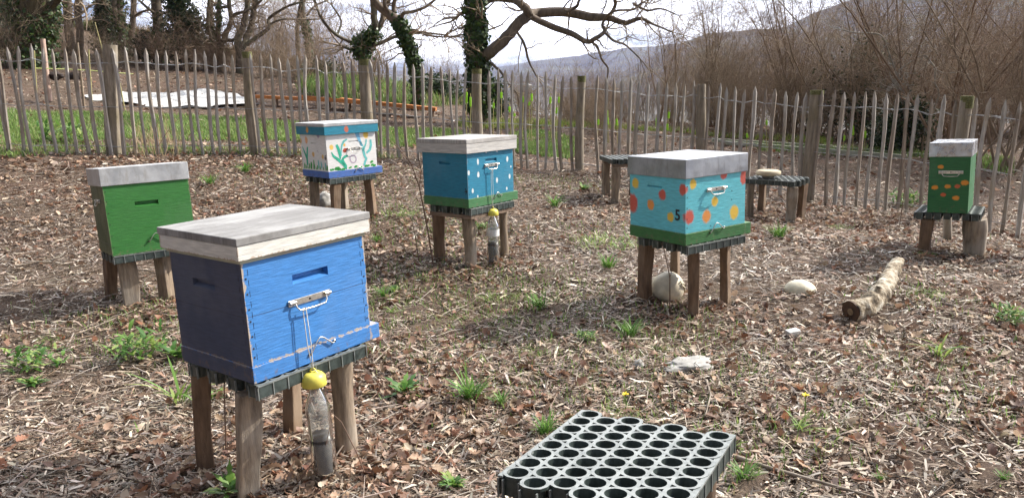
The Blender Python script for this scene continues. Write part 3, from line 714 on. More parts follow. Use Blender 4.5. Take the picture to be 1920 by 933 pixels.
# hive 6 tray is wider than its hive
M6 = Matrix.Translation(hp(6, 0, 0, -.004)) @ Matrix.Rotation(R(-7), 4, 'Z')
tray_on_hive(6, .0, 0, True, 'green plastic cell tray carrying the narrow green hive').location = hmat(6)@Vector((.03, -.045, -.003))
pl = lambda x, y, z=-.056: M6@Vector((x, y, z))
legs_stand(None, [lg(6, 1828, 1828, 478, 5.25, .072, True, -.056), lg(6, 1739, 1733, 465, 5.35, .046, False, -.056), lg(6, 1777, 1778, 440, 5.8, .03, True, -.056)],
           'stout round stump and rough legs under the narrow green hive')
# foreground empty stand
MF = Matrix.Translation((.2021, 1.8699, -.861+ZO)) @ Matrix.Rotation(-.5026, 4, 'Z') @ Matrix.Rotation(-.0685, 4, 'X') @ Matrix.Rotation(-.0438, 4, 'Y')
tray(MF, 'empty pale dusty cell tray on a low stand, nearest to the viewer')
fp = lambda x, y, z=-.052: MF@Vector((x, y, z))
bd = [(.0, .34, -.43, -.36, -.082, -.053), (.0, .34, -.07, .0, -.082, -.053)]
def gf(p_, dx=0, dy=0): return Vector((p_.x+dx, p_.y+dy, g1(p_.x+dx, p_.y+dy)))
legs_stand(MF, [(fp(.03, -.40, -.083), gf(fp(.03, -.40)), .036, False), (fp(.31, -.40, -.083), gf(fp(.31, -.40)), .04, True), (fp(.03, -.03, -.083), gf(fp(.03, -.03)), .034, False), (fp(.31, -.03, -.083), gf(fp(.31, -.03)), .036, True)],
           'boards and four legs under the empty near cell tray', bd, group='empty wooden stands')
# two empty stands by the fence
def empty_stand(cx, cy, yaw, ztop, label, label2, boards=True, rads=(.045, .035, .035, .04), feet=None):
    MM = Matrix.Translation((cx, cy, ztop)) @ Matrix.Rotation(yaw, 4, 'Z')
    tray(MM @ Matrix.Translation((-TX/2, TY/2, 0)), label2)
    b_ = [(-.18, .18, -.23, -.15, -.08, -.053), (-.18, .18, .15, .23, -.08, -.053)] if boards else None
    zt = -.08 if boards else -.053; ls = []
    for (x, y), rd in zip(((-.15, -.19), (.15, -.19), (-.15, .19), (.15, .19)), rads):
        tpp = MM@Vector((x, y, zt)); ls.append((tpp, gf(tpp), rd, False))
    legs_stand(MM, ls, label, b_, group='empty wooden stands')
    return MM
pA = at(1172, 294, 7.75); empty_stand(pA.x, pA.y, R(8), pA.z, 'bare stand half hidden behind the turquoise hive', 'dark cell tray on the bare stand behind the turquoise hive')
pB = at(1458, 333, 6.95); MBs = empty_stand(pB.x, pB.y, R(52), pB.z, 'bare four legged stand between the dotted hive and the thick fence post', 'dark cell tray topped by a small stone slab', False, (.05, .034, .034, .034))
# slab resting on that tray
def blob(name, mat, rx, ry, rz, seed=0, amp=.15, sub=3, M=None, freq=2.5, flat=None, parent=None):
    bm = bmesh.new(); bmesh.ops.create_icosphere(bm, subdivisions=sub, radius=1)
    for v_ in bm.verts:
        n_ = mnoise.fractal(v_.co*freq+Vector((seed, 0, 0)), 1, 2, 4); v_.co *= 1+amp*n_
        if flat is not None and v_.co.z < flat: v_.co.z = flat+(v_.co.z-flat)*.1
        v_.co.x *= rx; v_.co.y *= ry; v_.co.z *= rz
    me = bpy.data.meshes.new(name); bm.to_mesh(me); bm.free(); me.materials.append(mat)
    me.polygons.foreach_set('use_smooth', [True]*len(me.polygons))
    o = bpy.data.objects.new(name, me); col.objects.link(o)
    if parent: o.parent = parent
    if M is not None: o.matrix_world = M
    return o
M_stone = plain('pale_limestone', (.36, .35, .33), .85, 0, .25, 25)
e_ = empty('feeder_lid', MBs@Vector((-.08, .06, .0)), label='small round wooden lid lying on the bare stand tray by the fence', cat='lid')
MB().lathe([(0, .0), (.05, .0), (.055, .028), (0, .03)], 18).build('foot', M_lid_edge, e_)
MB().lathe([(0, .0302), (.105, .0302), (.112, .04), (.11, .066), (.09, .074), (0, .078)], 28).build('disc', wood('straw_disc', (.40, .30, .18), (.66, .58, .42), None, (1, 1, 5), 14), e_)

# ------------------------------------------------------------------ hanging bottle traps
def glassy(name, col_, rough=.08, alpha=.55):
    m_ = bpy.data.materials.new(name); m_.use_nodes = True; t_ = m_.node_tree; t_.nodes.remove(t_.nodes['Principled BSDF'])
    tr = t_.nodes.new('ShaderNodeBsdfTransparent'); tr.inputs[0].default_value = (*col_, 1); gl = t_.nodes.new('ShaderNodeBsdfGlossy'); gl.inputs['Roughness'].default_value = rough; df = t_.nodes.new('ShaderNodeBsdfDiffuse'); df.inputs[0].default_value = (.55, .56, .55, 1)
    fr = t_.nodes.new('ShaderNodeFresnel'); fr.inputs[0].default_value = 1.28
    m1 = t_.nodes.new('ShaderNodeMixShader'); m1.inputs[0].default_value = alpha; t_.links.new(tr.outputs[0], m1.inputs[1]); t_.links.new(df.outputs[0], m1.inputs[2])
    m2 = t_.nodes.new('ShaderNodeMixShader'); t_.links.new(fr.outputs[0], m2.inputs[0]); t_.links.new(m1.outputs[0], m2.inputs[1]); t_.links.new(gl.outputs[0], m2.inputs[2]); t_.links.new(m2.outputs[0], t_.nodes['Material Output'].inputs[0]); return m_
M_pet = glassy('clear_bottle_plastic', (.90, .92, .91), .12, .26)
t = MT('murky_bait'); a = t.noise(50, (1, 1, 1), 6, .7); M_liq = t.set(t.ramp(a, [(.4, (.012, .008, .006)), (.65, (.06, .04, .025))]), .3)
M_label = plain('white_label', (.75, .76, .76), .6)
def bottle_trap(top, neck_z, r_, Hh, label, hook, wlabel=False, cap_r=.034, tilt=0):
    """top = world point of the lid top; hook = world point on the handle"""
    top = Vector(top); e_ = empty('bottle_trap', top, label=label, cat='bottle trap', group='hanging bottle traps')
    MB().lathe([(0, .0), (cap_r*.55, .0), (cap_r*.8, -.006), (cap_r, -.016), (cap_r*1.06, -.045), (cap_r*1.0, -.047), (cap_r*.9, -.03), (0, -.028)], 24).build('lid', M_yellow, e_)
    g_ = MB(); g_.tube([(-.008, 0, -.002), (-.009, 0, .006), (-.004, 0, .013), (.004, 0, .013), (.009, 0, .006), (.008, 0, -.002)], .003, 8); g_.build('lid_ring', M_yellow, e_)
    for q in range(2): pass
    T = Matrix.Rotation(tilt, 4, 'Y')
    z0 = -.030; prof = [(.013, z0), (.0135, z0-.022), (.018, z0-.032), (r_*.72, z0-.062), (r_*.96, z0-.092), (r_, z0-.115), (r_*.96, z0-.135), (r_*.98, z0-.16), (r_*.93, z0-Hh*.62), (r_*1.0, z0-Hh*.70), (r_*1.0, z0-Hh+.014), (r_*.86, z0-Hh), (0.001, z0-Hh+.004)]
    bo = MB().lathe(prof, 28, 0, T).build('bottle', M_pet, e_)
    lz = z0-Hh*.58; MB().lathe([(0, lz), (r_*.915, lz), (r_*.985, z0-Hh*.70), (r_*.985, z0-Hh+.015), (r_*.8, z0-Hh+.004), (0, z0-Hh+.005)], 24, 0, T).build('bait', M_liq, bo)
    if wlabel: MB().lathe([(r_+.0012, z0-.115), (r_*.97+.0012, z0-.135), (r_*.98+.0012, z0-.165)], 24, 0, T).build('paper_label', M_label, bo)
    s_ = MB(); hk = Vector(hook)-top; hk2 = Vector(hook)-top
    md = hk*.45
    for dx in (-.004, .004):
        s_.tube([Vector((dx*.3, 0, .010)), md+Vector((dx*1.6, -.002, 0)), hk+Vector((dx*1.4, -.003, -.002)), hk+Vector((dx, .004, .005))], .0016, 6)
    s_.tube([hk+Vector((-.006, -.004, -.004)), hk+Vector((.006, -.005, 0)), hk+Vector((.003, .006, .004)), hk+Vector((-.005, .004, 0)), hk+Vector((-.004, -.005, -.004))], .0019, 6)
    s_.tube([Vector((0, 0, .011)), Vector((.010, -.004, .006)), Vector((.020, -.008, -.002)), Vector((.026, -.010, -.012))], .0014, 6)
    s_.build('string', M_rope, e_)
    return e_
hk1 = hmat(1)@Vector((.207, -.021, .057+.143)); 
p1 = at(583, 697, hk1.y-.005); bottle_trap((hk1.x+.014, hk1.y-.004, p1.z), 0, .043, .345, 'clear bottle of dark bait under a yellow lid, hung from the near blue hive', hk1, cap_r=.041, tilt=R(-3))
hk4 = hmat(4)@Vector((.232, -.021, .064+.188)); p4 = at(918, 391, hk4.y)
bottle_trap((hk4.x, hk4.y-.004, p4.z), 0, .046, .36, 'half full bottle with white label hung from the teal hive', hk4, True, .040)

# ------------------------------------------------------------------ fence
FU = [33, 450, 700, 1000, 1280, 1480, 1700, 1890, 2150]; FD = [8.5, 9.2, 9.6, 9.5, 9.0, 8.3, 7.4, 6.5, 5.2]
FT = [85, 100, 115, 135, 155, 168, 178, 188, 200]
fd_ = lambda u: float(np.interp(u, FU, FD)); 
pk = [-9, 12, 33, 57, 80, 97, 120, 136, 158, 179, 210, 232, 252, 272, 292, 310, 328, 347, 364, 382, 401, 418, 434, 468, 487, 505, 522, 538, 556, 572, 591, 608, 626,
      642, 659, 692, 708, 725, 739, 757, 774, 791, 807, 825, 842, 858, 872, 916, 933, 946, 960, 977, 990, 1007, 1023, 1040, 1055, 1070, 1120, 1136, 1150, 1165, 1182, 1198, 1215, 1233, 1250, 1267,
      1283, 1300, 1328, 1350, 1362, 1378, 1397, 1416, 1435, 1453, 1473, 1495, 1512, 1541, 1565, 1582, 1602, 1622, 1640, 1662, 1682, 1703, 1721, 1747, 1770, 1793, 1830, 1857, 1885, 1912]
fence = empty('picket_fence', at(1088, 325, 9.4), label='long fence of split grey chestnut pickets wired to rough round posts', cat='fence')
fb = fence.location.copy()
def picket(u, mb, rs, topv=None):
    d = fd_(u); tv = float(np.interp(u, FU, FT))+rs.uniform(-5, 5)
    tp = at(u, tv, d+.03*rs.uniform(-1, 1)); x, y = tp.x, tp.y
    # side to side lean
    lx = rs.gauss(0, .018); gx_, gy_ = x+lx, y; gz_ = g1(gx_, gy_)-.05
    n_ = 8; bend = rs.gauss(0, .012); w0 = rs.uniform(.0175, .0255); th = rs.uniform(0, 3); vs = []; path = []
    for j in range(n_):
        f_ = j/(n_-1); z = tp.z+(gz_-tp.z)*f_
        if j == 1: z = tp.z-.07; f_ = .07/(tp.z-gz_)
        xx = x+(gx_-x)*f_+.008*math.sin(f_*6+th)+bend*math.sin(f_*math.pi); rr_ = w0*(.9+.12*math.sin(f_*9+th*3)) if j else .004
        path.append(Vector((xx, y, z))-fb)
        for k in range(5):
            a = th+2*math.pi*k/5+.25*f_; vs.append((xx-fb.x+rr_*1.1*math.cos(a), y-fb.y+rr_*.7*math.sin(a), z-fb.z))
    fs = [(j*5+k, (j+1)*5+k, (j+1)*5+(k+1) % 5, j*5+(k+1) % 5) for j in range(n_-1) for k in range(5)]+[(0, 1, 2, 3, 4)]
    mb.add(vs, fs); return Vector((x, y, tp.z)), Vector((gx_, gy_, gz_))
rs = random.Random(3); ends = []
M_picks = [M_pick, wood('grey_chestnut_wood_b', (.17, .135, .105), (.38, .32, .26), (.43, .39, .34), (8, 8, 1), 6, .8, .8)]
for u in pk[:]:
    mb = MB(); a, b = picket(u, mb, rs); ends.append((u, a, b)); mb.build('picket', M_picks[rs.random() < .35], fence)
mb = MB()
for u in list(range(-260, -15, 22))+list(range(1940, 2160, 27)): picket(u, mb, rs)
o = mb.build('picket_run', M_pick, fence); o['kind'] = 'stuff'
def post(u, tv, wd_px, mossy=0, lean=0):
    d = fd_(u)+.05; tp = at(u, tv, d); rad = wd_px/2*d/F; gzv = g1(tp.x, tp.y)-.08; mb = MB(); n_ = 10
    pth = []; rds = []; ph = rs.uniform(0, 6)
    for j in range(n_):
        f_ = j/(n_-1); z = tp.z+(gzv-tp.z)*f_
        pth.append(Vector((tp.x+.012*math.sin(f_*4+ph)+lean*f_, tp.y, z))-fb); rds.append(rad*(1+.04*math.sin(f_*8+ph)+.12*f_))
    mb.tube(pth, rds, 14)
    cap = []
    if mossy: mb.tube([pth[0]+Vector((0, 0, .004)), pth[0]+Vector((0, 0, -.07*mossy))], [rads_*1.02 for rads_ in (rds[0], rds[0])], 14, 1)
    mb.build('post', [M_post, M_moss], fence, .008)
for a in [(204, 84, 24, 0, -.09), (462, 98, 17, 1), (684, 112, 20, 1), (894, 130, 18, .8), (1089, 143, 15, 1), (1317, 158, 17), (1530, 170, 23, .6), (1813, 181, 22, 1.5), (2100, 190, 24), (-120, 80, 22)]: post(*a)
wire_ends = sorted(ends, key=lambda q: q[0])
for f_ in (.13, .52, .88):
    mb = MB(); pth = []; pth2 = []
    for i, (u, a, b) in enumerate(wire_ends):
        q = a.lerp(b, f_)-fb; s = .022 if i % 2 else -.018
        pth.append(q+Vector((0, s, .004*math.sin(i*1.7)))); pth2.append(q+Vector((0, -s, .004*math.cos(i*2.1)+.006)))
    mb.tube(pth, .0022, 4, smooth=False); mb.tube(pth2, .0022, 4, smooth=False); mb.build('wire', M_wire, fence)

# ------------------------------------------------------------------ things lying about
def leafmat(name, rough=.5, transl=.35, attr='tint', color=None):
    m_ = bpy.data.materials.new(name); m_.use_nodes = True; t_ = m_.node_tree; b = t_.nodes['Principled BSDF']; b.inputs['Roughness'].default_value = rough
    b.inputs['Specular IOR Level'].default_value = .35
    tr = t_.nodes.new('ShaderNodeBsdfTranslucent'); mx_ = t_.nodes.new('ShaderNodeMixShader'); mx_.inputs[0].default_value = transl
    if attr:
        a = t_.nodes.new('ShaderNodeAttribute'); a.attribute_name = attr; t_.links.new(a.outputs[0], b.inputs['Base Color']); t_.links.new(a.outputs[0], tr.inputs[0])
    else:
        b.inputs['Base Color'].default_value = (*color, 1); tr.inputs[0].default_value = (*color, 1)
    t_.links.new(b.outputs[0], mx_.inputs[1]); t_.links.new(tr.outputs[0], mx_.inputs[2]); t_.links.new(mx_.outputs[0], t_.nodes['Material Output'].inputs[0]); return m_
M_cream = plain('bleached_gourd_skin', (.66, .60, .46), .55, 0, .18, 14)
p = gp(1507, 549)
blob('gourd_shell', M_cream, .100, .085, .074, 3, .03, 4, Matrix.Translation(p+Vector((0, .05, -.005)))@Matrix.Rotation(R(8), 4, 'Y'), 1.2, flat=-.12)
tag(bpy.data.objects['gourd_shell'], 'smooth cream dome lying alone on the chips between hive and log', 'shell')
def bowl(name, M, label):
    e_ = empty(name, mat=M, label=label, cat='shell')
    mb = MB(); prof = [(0, .085), (.04, .082), (.072, .062), (.094, .028), (.098, 0), (.098, -.03), (.09, -.062), (.084, -.062), (.090, -.03), (.090, 0), (.085, .024), (.066, .052), (.03, .072), (0, .074)]
    mb.lathe(prof, 30)
    o = mb.build('bowl', M_cream, e_)
    for v_ in o.data.vertices: v_.co *= 1+.05*mnoise.noise(v_.co*14)
    mb = MB(); th_ = [i/24*2*math.pi for i in range(25)]; mb.tube([(.096*math.cos(a), .096*math.sin(a), -.06) for a in th_], .006, 8); mb.build('rim', M_cream, e_)
    mb = MB()
    for a0 in (.2, .7, 1.2): mb.tube([(.02+.075*math.sin(t_*1.5)*math.cos(a0), .075*math.sin(t_*1.5)*math.sin(a0), .088*math.cos(t_*1.5)+.004) for t_ in (.2, .5, .8, 1.0)], .005, 6)
    mb.build('ridge', M_cream, e_)
p = gp(1257, 566)
bowl('gourd_shell', Matrix.Translation(p+Vector((0, .06, .075)))@Matrix.Rotation(R(28), 4, 'Y')@Matrix.Rotation(R(52), 4, 'X'), 'cracked cream hollow shell tipped between the legs of the dotted hive')
p = gp(606, 389); blob('pale_stone', M_stone, .075, .07, .095, 11, .3, 3, Matrix.Translation(p+Vector((0, .05, .045)))); tag(bpy.data.objects['pale_stone'], 'upright pale block behind the legs of the flower painted hive', 'stone')
p = gp(1486, 627); o = MB().box(-.035, .035, -.022, .022, -.01, .028).build('white_block', plain('white_chalk', (.74, .74, .72), .8), None, .004); o.location = p; o.rotation_euler = (.1, -.08, .3); tag(o, 'tiny white block lying on the chips below the cream dome', 'block')
p = gp(1292, 690); blob('flat_rock', M_stone, .12, .075, .022, 5, .35, 4, Matrix.Translation(p+Vector((0, 0, .022)))@Matrix.Rotation(R(25), 4, 'Z'), 1.5); tag(bpy.data.objects['flat_rock'], 'flat pale grey rock bedded in wood chips behind the empty tray', 'rock')
p = gp(1198, 690); blob('small_stone', M_stone, .025, .03, .03, 8, .3, 3, Matrix.Translation(p+Vector((0, 0, .012)))); tag(bpy.data.objects['small_stone'], 'small grey stone left of the flat pale rock', 'stone')
# birch log
t = MT('peeling_birch_bark'); a = t.noise(10, (1, 1, 1), 8, .75); b = t.noise(34, (1, 1, 1), 6, .7)
c = t.ramp(t.math('ADD', t.math('MULTIPLY', a, .7), t.math('MULTIPLY', b, .3)), [(.42, (.06, .045, .03)), (.48, (.25, .19, .12)), (.53, (.42, .36, .27)), (.60, (.64, .60, .50))]); t.bump(a, 1, .02); M_birch = t.set(c, .8)
pts_ = [gp(1594, 600), gp(1622, 592), gp(1645, 572), gp(1662, 545), gp(1672, 522), gp(1682, 505)]
e_ = empty('birch_log', pts_[0], label='curved whitish birch log with a dark sawn end on the chips', cat='log')
pth = [q-pts_[0]+Vector((0, 0, .05)) for q in pts_]; pth2 = []
for i in range(len(pth)-1):
    for f_ in (0, .33, .66): pth2.append(pth[i].lerp(pth[i+1], f_))
pth2.append(pth[-1]); rds = [.064-.026*(i/(len(pth2)-1))+.004*math.sin(i*2.1) for i in range(len(pth2))]
kn = MB(); kn.tube([pth2[5], pth2[5]+Vector((.03, .02, .075))], [.026, .016], 8); kn.build('branch_stub', M_birch, e_)
pp_ = []; rp_ = []
for i in range(len(pth2)-1):
    for f_ in (0, .25, .5, .75): pp_.append(pth2[i].lerp(pth2[i+1], f_)); rp_.append((rds[i]*(1-f_)+rds[i+1]*f_)*(1+.05*math.sin(i*3.1+f_*5)))
mb = MB(); mb.tube(pp_+[pth2[-1]], rp_+[rds[-1]], 22, caps=False); o = mb.build('bark', M_birch, e_)
for v_ in o.data.vertices: v_.co += Vector((mnoise.noise(v_.co*16), mnoise.noise(v_.co*16+Vector((5, 0, 0))), mnoise.noise(v_.co*16+Vector((0, 5, 0)))))*.016
d0 = (pth2[1]-pth2[0]).normalized()
mb = MB(); mb.tube([pth2[0]-d0*.004, pth2[0]+d0*.01], .062, 18); mb.build('sawn_end', wood('dark_sawn_wood', (.035, .02, .012), (.13, .07, .04), None, (1, 1, 1), 20), e_)
mb = MB(); mb.tube([pth2[0]-d0*.0055, pth2[0]], .02, 12); mb.build('heartwood', wood('log_heartwood', (.16, .11, .06), (.34, .24, .14), None, (1, 1, 1), 30), e_)
mb = MB(); mb.tube([pth2[-1]-(pth2[-1]-pth2[-2]).normalized()*.01, pth2[-1]+(pth2[-1]-pth2[-2]).normalized()*.004], rds[-1]*.97, 16); mb.build('broken_end', M_leg, e_)
# sticks
def stick(pix, r0, label, grey=True, name='stick', lift=.026):
    P_ = [gp(*q)+Vector((0, 0, lift)) for q in pix]; o = P_[0].copy(); mb = MB()
    mb.tube([q-o for q in P_], [r0*(1-.5*i/(len(P_)-1)) for i in range(len(P_))], 7); ob = mb.build(name, M_stk if grey else M_leg2); ob.location = o; return tag(ob, label, 'stick')
M_stk = wood('grey_fallen_twig', (.14, .11, .08), (.38, .32, .26), None, (1, 1, 1), 20)
stick([(1382, 868), (1440, 888), (1500, 905), (1570, 925), (1640, 945)], .009, 'long brown stick on the ground right of the empty tray')
stick([(1324, 722), (1332, 750), (1322, 790)], .006, 'short crooked stick just behind the empty tray corner')
stick([(1247, 578), (1251, 590), (1255, 605)], .009, 'stubby grey stick in front of the tipped cream shell')
stick([(1838, 800), (1855, 820), (1875, 842)], .006, 'pale stick among chips near the right edge')
stick([(1768, 865), (1795, 880), (1822, 896)], .005, 'thin dark stick low in the right corner')
stick([(700, 690), (730, 660), (715, 640)], .005, 'bent twig beside the front corner of the near blue hive')
stick([(30, 505), (75, 497), (110, 500)], .006, 'light dead branch on the chips at the left edge')
stick([(150, 632), (250, 590)], .004, 'straight pale twig left of the near blue hive')
stick([(1090, 840), (1120, 800), (1080, 770)], .003, 'thin dry bramble lying across the empty tray', False, lift=.5) if False else None
# white sheet beyond the fence
t = MT('white_ground_sheet'); a = t.noise(3, (1, 2.5, 1), 8, .7); t.bump(a, 1.0, .12); M_sheet = t.set(t.mix(t.rng(a, .3, .8), (.66, .66, .65), (.82, .82, .80)), .6)
outl = [(150, 183), (200, 179), (260, 178), (330, 175), (350, 172), (400, 172), (445, 180), (480, 194), (505, 198), (430, 203), (390, 205), (340, 205), (280, 202), (220, 193), (175, 190)]
G = [gp(*q) for q in outl]; cen = sum(G, Vector())/len(G); mb = MB(); rings = 16; vs = []; G2 = []
for i in range(len(G)):
    for f_ in (0, .33, .66): q = G[i].lerp(G[(i+1) % len(G)], f_); G2.append(q+(q-cen)*.05*mnoise.noise(q*3))
G = G2
for j in range(rings+1):
    f_ = j/rings
    for q in G:
        p_ = cen.lerp(q, f_); z = g1(p_.x, p_.y)+.035+.05*(1-f_)+.07*mnoise.fractal(p_*2.6, 1, 2, 4) ; vs.append((p_.x-cen.x, p_.y-cen.y, z-cen.z))
k = len(G); mb.add(vs, [(j*k+i, (j+1)*k+i, (j+1)*k+(i+1) % k, j*k+(i+1) % k) for j in range(rings) for i in range(k)], 0, True)
o = mb.build('ground_sheet', M_sheet); o.location = cen; tag(o, 'large white sheet spread on the ground beyond the left fence', 'sheet')
# rusty boards on trestles
M_rust = wood('orange_brown_timber', (.30, .10, .03), (.66, .26, .07), None, (1, 1, 6), 8)
def beam(a, b, wd, th_, mat, name, label, cat, lift=0, par=None, group=None):
    A_v, B_v = Vector(a), Vector(b); d = B_v-A_v; L_ = d.length; d.normalize(); s_ = Vector((-d.y, d.x, 0)).normalized(); u_ = d.cross(s_)
    Mx = Matrix((d, s_, -u_ if u_.z < 0 else u_)).transposed().to_4x4(); Mx.translation = A_v
    mb = MB(); mb.box(0, L_, -wd/2, wd/2, 0, th_); o = mb.build(name, mat, par, .004)
    if par: o.matrix_local = Matrix.Translation(-par.location)@Mx
    else: o.matrix_world = Mx; tag(o, label, cat, group)
    return o
a1 = gp(476, 196); a1.z += .12; b1 = gp(672, 206); b1.z += .13
e_ = empty('timber_rack', gp(560, 205), label='long orange brown boards on short legs beyond the fence, left run', cat='timber', group='orange timbers beyond the fence')
beam(a1, b1, .28, .06, M_rust, 'board', None, None, par=e_); beam(a1+Vector((.9, -.2, -.02)), b1+Vector((.2, -.25, -.03)), .12, .07, M_rust, 'board', None, None, par=e_)
for u in (480, 520, 575, 620, 660):
    q = a1.lerp(b1, (u-476)/200); mb = MB(); mb.tube([q-e_.location, Vector((q.x, q.y, g1(q.x, q.y)-.03))-e_.location], .02, 6); mb.build('leg', M_leg2, e_)
a1 = gp(640, 206); a1.z += .16; b1 = gp(818, 220); b1.z += .12
e_ = empty('timber_rack', gp(730, 215), label='long orange brown boards on short legs beyond the fence, right run', cat='timber', group='orange timbers beyond the fence')
beam(a1, b1, .30, .07, M_rust, 'board', None, None, par=e_)
for u in (650, 714, 780, 812):
    q = a1.lerp(b1, (u-640)/178); mb = MB(); mb.tube([q-e_.location, Vector((q.x, q.y, g1(q.x, q.y)-.03))-e_.location], .022, 6); mb.build('leg', M_leg2, e_)
# long poles lying on the ground, right
M_pole = wood('green_grey_pole', (.20, .22, .15), (.48, .50, .40), None, (1, 1, 4), 6)
for i, (u0, v0, u1_, v1_, w_, lb) in enumerate([(1335, 268, 1560, 281, .09, 'long mossy pole lying beyond the fence behind the dotted hive'), (1360, 273, 1700, 300, .09, 'second mossy pole lying in front of the first, beyond the fence'), (1560, 283, 1760, 299, .10, 'pale grey plank lying beyond the fence near the narrow green hive')]):
    a1 = gp(u0, v0); b1 = gp(u1_, v1_); a1.z += .02; b1.z += .02; beam(a1, b1, w_, .06, M_pole, 'ground_pole', lb, 'pole')
# stakes, cord, dark lumps behind the left fence
M_cord = plain('lime_cord', (.55, .62, .22), .6); M_cane = plain('bamboo_cane', (.40, .36, .16), .6)
def stake(u, vt, vb, y, r0, mat, label, cat='stake', lean=0, group=None):
    b_ = at(u+lean, vb, y); t_ = at(u, vt, y); b_.z = min(b_.z, g1(b_.x, b_.y)); mb = MB(); mb.tube([t_-b_, Vector((0, 0, -.05))], [r0*.9, r0], 8); o = mb.build('stake', mat); o.location = b_; return tag(o, label, cat, group)
M_pink = wood('new_stake_wood', (.34, .22, .17), (.62, .46, .38), None, (6, 6, 1), 8)
stake(80, 73, 148, 13.5, .045, M_pink, 'pinkish square stake behind the left fence', lean=7)
stake(145, 80, 148, 13.2, .022, M_leg, 'thin brown stake right of the pinkish stake', lean=6)
stake(64, 95, 165, 12.6, .012, M_cane, 'leftmost green cane holding the lime cord')
stake(166, 93, 150, 13.0, .012, M_cane, 'green cane in the middle of the lime cord')
stake(178, 42, 83, 18, .012, M_cane, 'tall dry cane leaning on the left bank', lean=20)
stake(216, 112, 142, 13.0, .012, M_cane, 'slanting cane at the right end of the lime cord', lean=11)
q0, q1, q2, q3 = at(64, 128, 12.6), at(125, 130, 12.9), at(166, 132, 13.0), at(250, 139, 13.4); mb = MB(); mb.tube([q-q0 for q in (q0, q1, q2, q3)], .007, 6); o = mb.build('cord', M_cord); o.location = q0; tag(o, 'lime yellow cord strung between canes behind the left fence', 'cord')
for u, v_, lb in ((103, 142, 'dark lump of earth beside the pinkish stake'), (139, 143, 'dark lump of earth right of the pinkish stake')):
    o = blob('earth_clod', plain('dark_earth', (.03, .02, .018), .9), .14, .1, .07, u, .35, 3, Matrix.Translation(at(u, v_, 13.6))); tag(o, lb, 'clod')
# lime marker ties on stems beyond the fence
M_lime = leafmat('lime_tape', .5, .4, None, (.50, .85, .08))
for (u, v0, v1) in [(875, 173, 193), (882, 182, 200), (934, 172, 183), (940, 173, 184), (926, 193, 203), (933, 190, 199), (955, 200, 210), (980, 181, 192), (986, 182, 193), (997, 176, 189), (993, 191, 198), (965, 213, 218), (1032, 182, 194), (1048, 182, 193), (1044, 202, 213),
                    (1138, 207, 219), (1139, 220, 233), (1122, 224, 234), (1156, 223, 235), (1231, 222, 236), (1251, 232, 244), (1254, 210, 222), (1387, 244, 251), (1400, 250, 258), (1437, 226, 234), (1515, 262, 272), (1554, 247, 262), (1583, 254, 263), (1599, 236, 253), (1622, 246, 258), (1618, 222, 234)]:
    y = 12.3; a = at(u, v0, y); b = at(u+rs.uniform(-1, 1), v1, y); o_ = b.copy(); g = g1(b.x, b.y); o_.z = g
    wh = 'by the trunk of the largest oak' if u < 960 else 'behind the pickets left of the pale squared post' if u < 1089 else 'behind the pickets right of the pale squared post' if u < 1350 else 'behind the pickets around the thickest post'
    e_ = empty('marker_stem', o_, label='stem with lime green tape '+wh, cat='marker', group='lime taped stems '+wh)
    mb = MB(); mb.tube([a-o_+Vector((0, 0, .06)), b-o_, Vector((rs.uniform(-.03, .03), 0, -.03))], .007, 5); mb.build('stem', M_cane, e_)
    mb = MB(); mb.tube([a-o_+Vector((0, -.01, 0)), b-o_+Vector((0, -.01, 0))], .017, 6); mb.build('tape', M_lime, e_)

# ------------------------------------------------------------------ litter: chips and leaves (countless)
def rotm(yaw, tx, ty):
    cy, sy = np.cos(yaw), np.sin(yaw); cx, sx = np.cos(tx), np.sin(tx); cz, sz = np.cos(ty), np.sin(ty); o_ = np.zeros_like(yaw); i_ = np.ones_like(yaw)
    Rz = np.stack([cy, -sy, o_, sy, cy, o_, o_, o_, i_], -1).reshape(-1, 3, 3); Rx = np.stack([i_, o_, o_, o_, cx, -sx, o_, sx, cx], -1).reshape(-1, 3, 3); Ry = np.stack([cz, o_, sz, o_, i_, o_, -sz, o_, cz], -1).reshape(-1, 3, 3)
    return Rz@Rx@Ry
def scatter(name, xy, tmpl, quads, sx, sy, sz, yaw, tx, ty, z, colr, mat, **tg):
    n_ = len(xy); T = np.asarray(tmpl, float); k = len(T)
    if T.ndim == 2: T = np.broadcast_to(T, (n_, k, 3))
    else: k = T.shape[1]
    V_ = T*np.stack([sx, sy, sz], -1)[:, None, :]
    V_ = np.einsum('nij,nkj->nki', rotm(yaw, tx, ty), V_); V_[:, :, 0] += xy[:, :1]; V_[:, :, 1] += xy[:, 1:2]; V_[:, :, 2] += z[:, None]
    Q_ = np.asarray(quads)[None]+(np.arange(n_)*k)[:, None, None]
    C_ = np.repeat(colr[:, None, :], k, 1)
    o = np_mesh(name, V_.reshape(-1, 3), Q_.reshape(-1, len(quads[0])), mat, C_.reshape(-1, 3), tri=len(quads[0]) == 3); tag(o, **tg); return o
def wedge(n_, r0, r1, pw, half=R(41)):
    r_ = (r0**(pw)+(r1**pw-r0**pw)*rng.random(n_))**(1/pw); a = rng.uniform(-half, half, n_); return np.stack([r_*np.sin(a), r_*np.cos(a)], -1)
def pal(n_, cols, wts, jit=.25):
    c = np.asarray(cols)[rng.choice(len(cols), n_, p=np.array(wts)/sum(wts))]; return np.clip(c*(1+jit*rng.standard_normal((n_, 1)))*(1+.025*rng.standard_normal((n_, 3))), .008, .8)
def blobfield(xy, cl):
    d = np.zeros(len(xy))
    for (x, y, s, a) in cl: d += a*np.exp(-(((xy[:, 0]-x)**2+(xy[:, 1]-y)**2)/(2*s*s)))
    return d
def GP(u, v_): q = gp(u, v_); return q.x, q.y
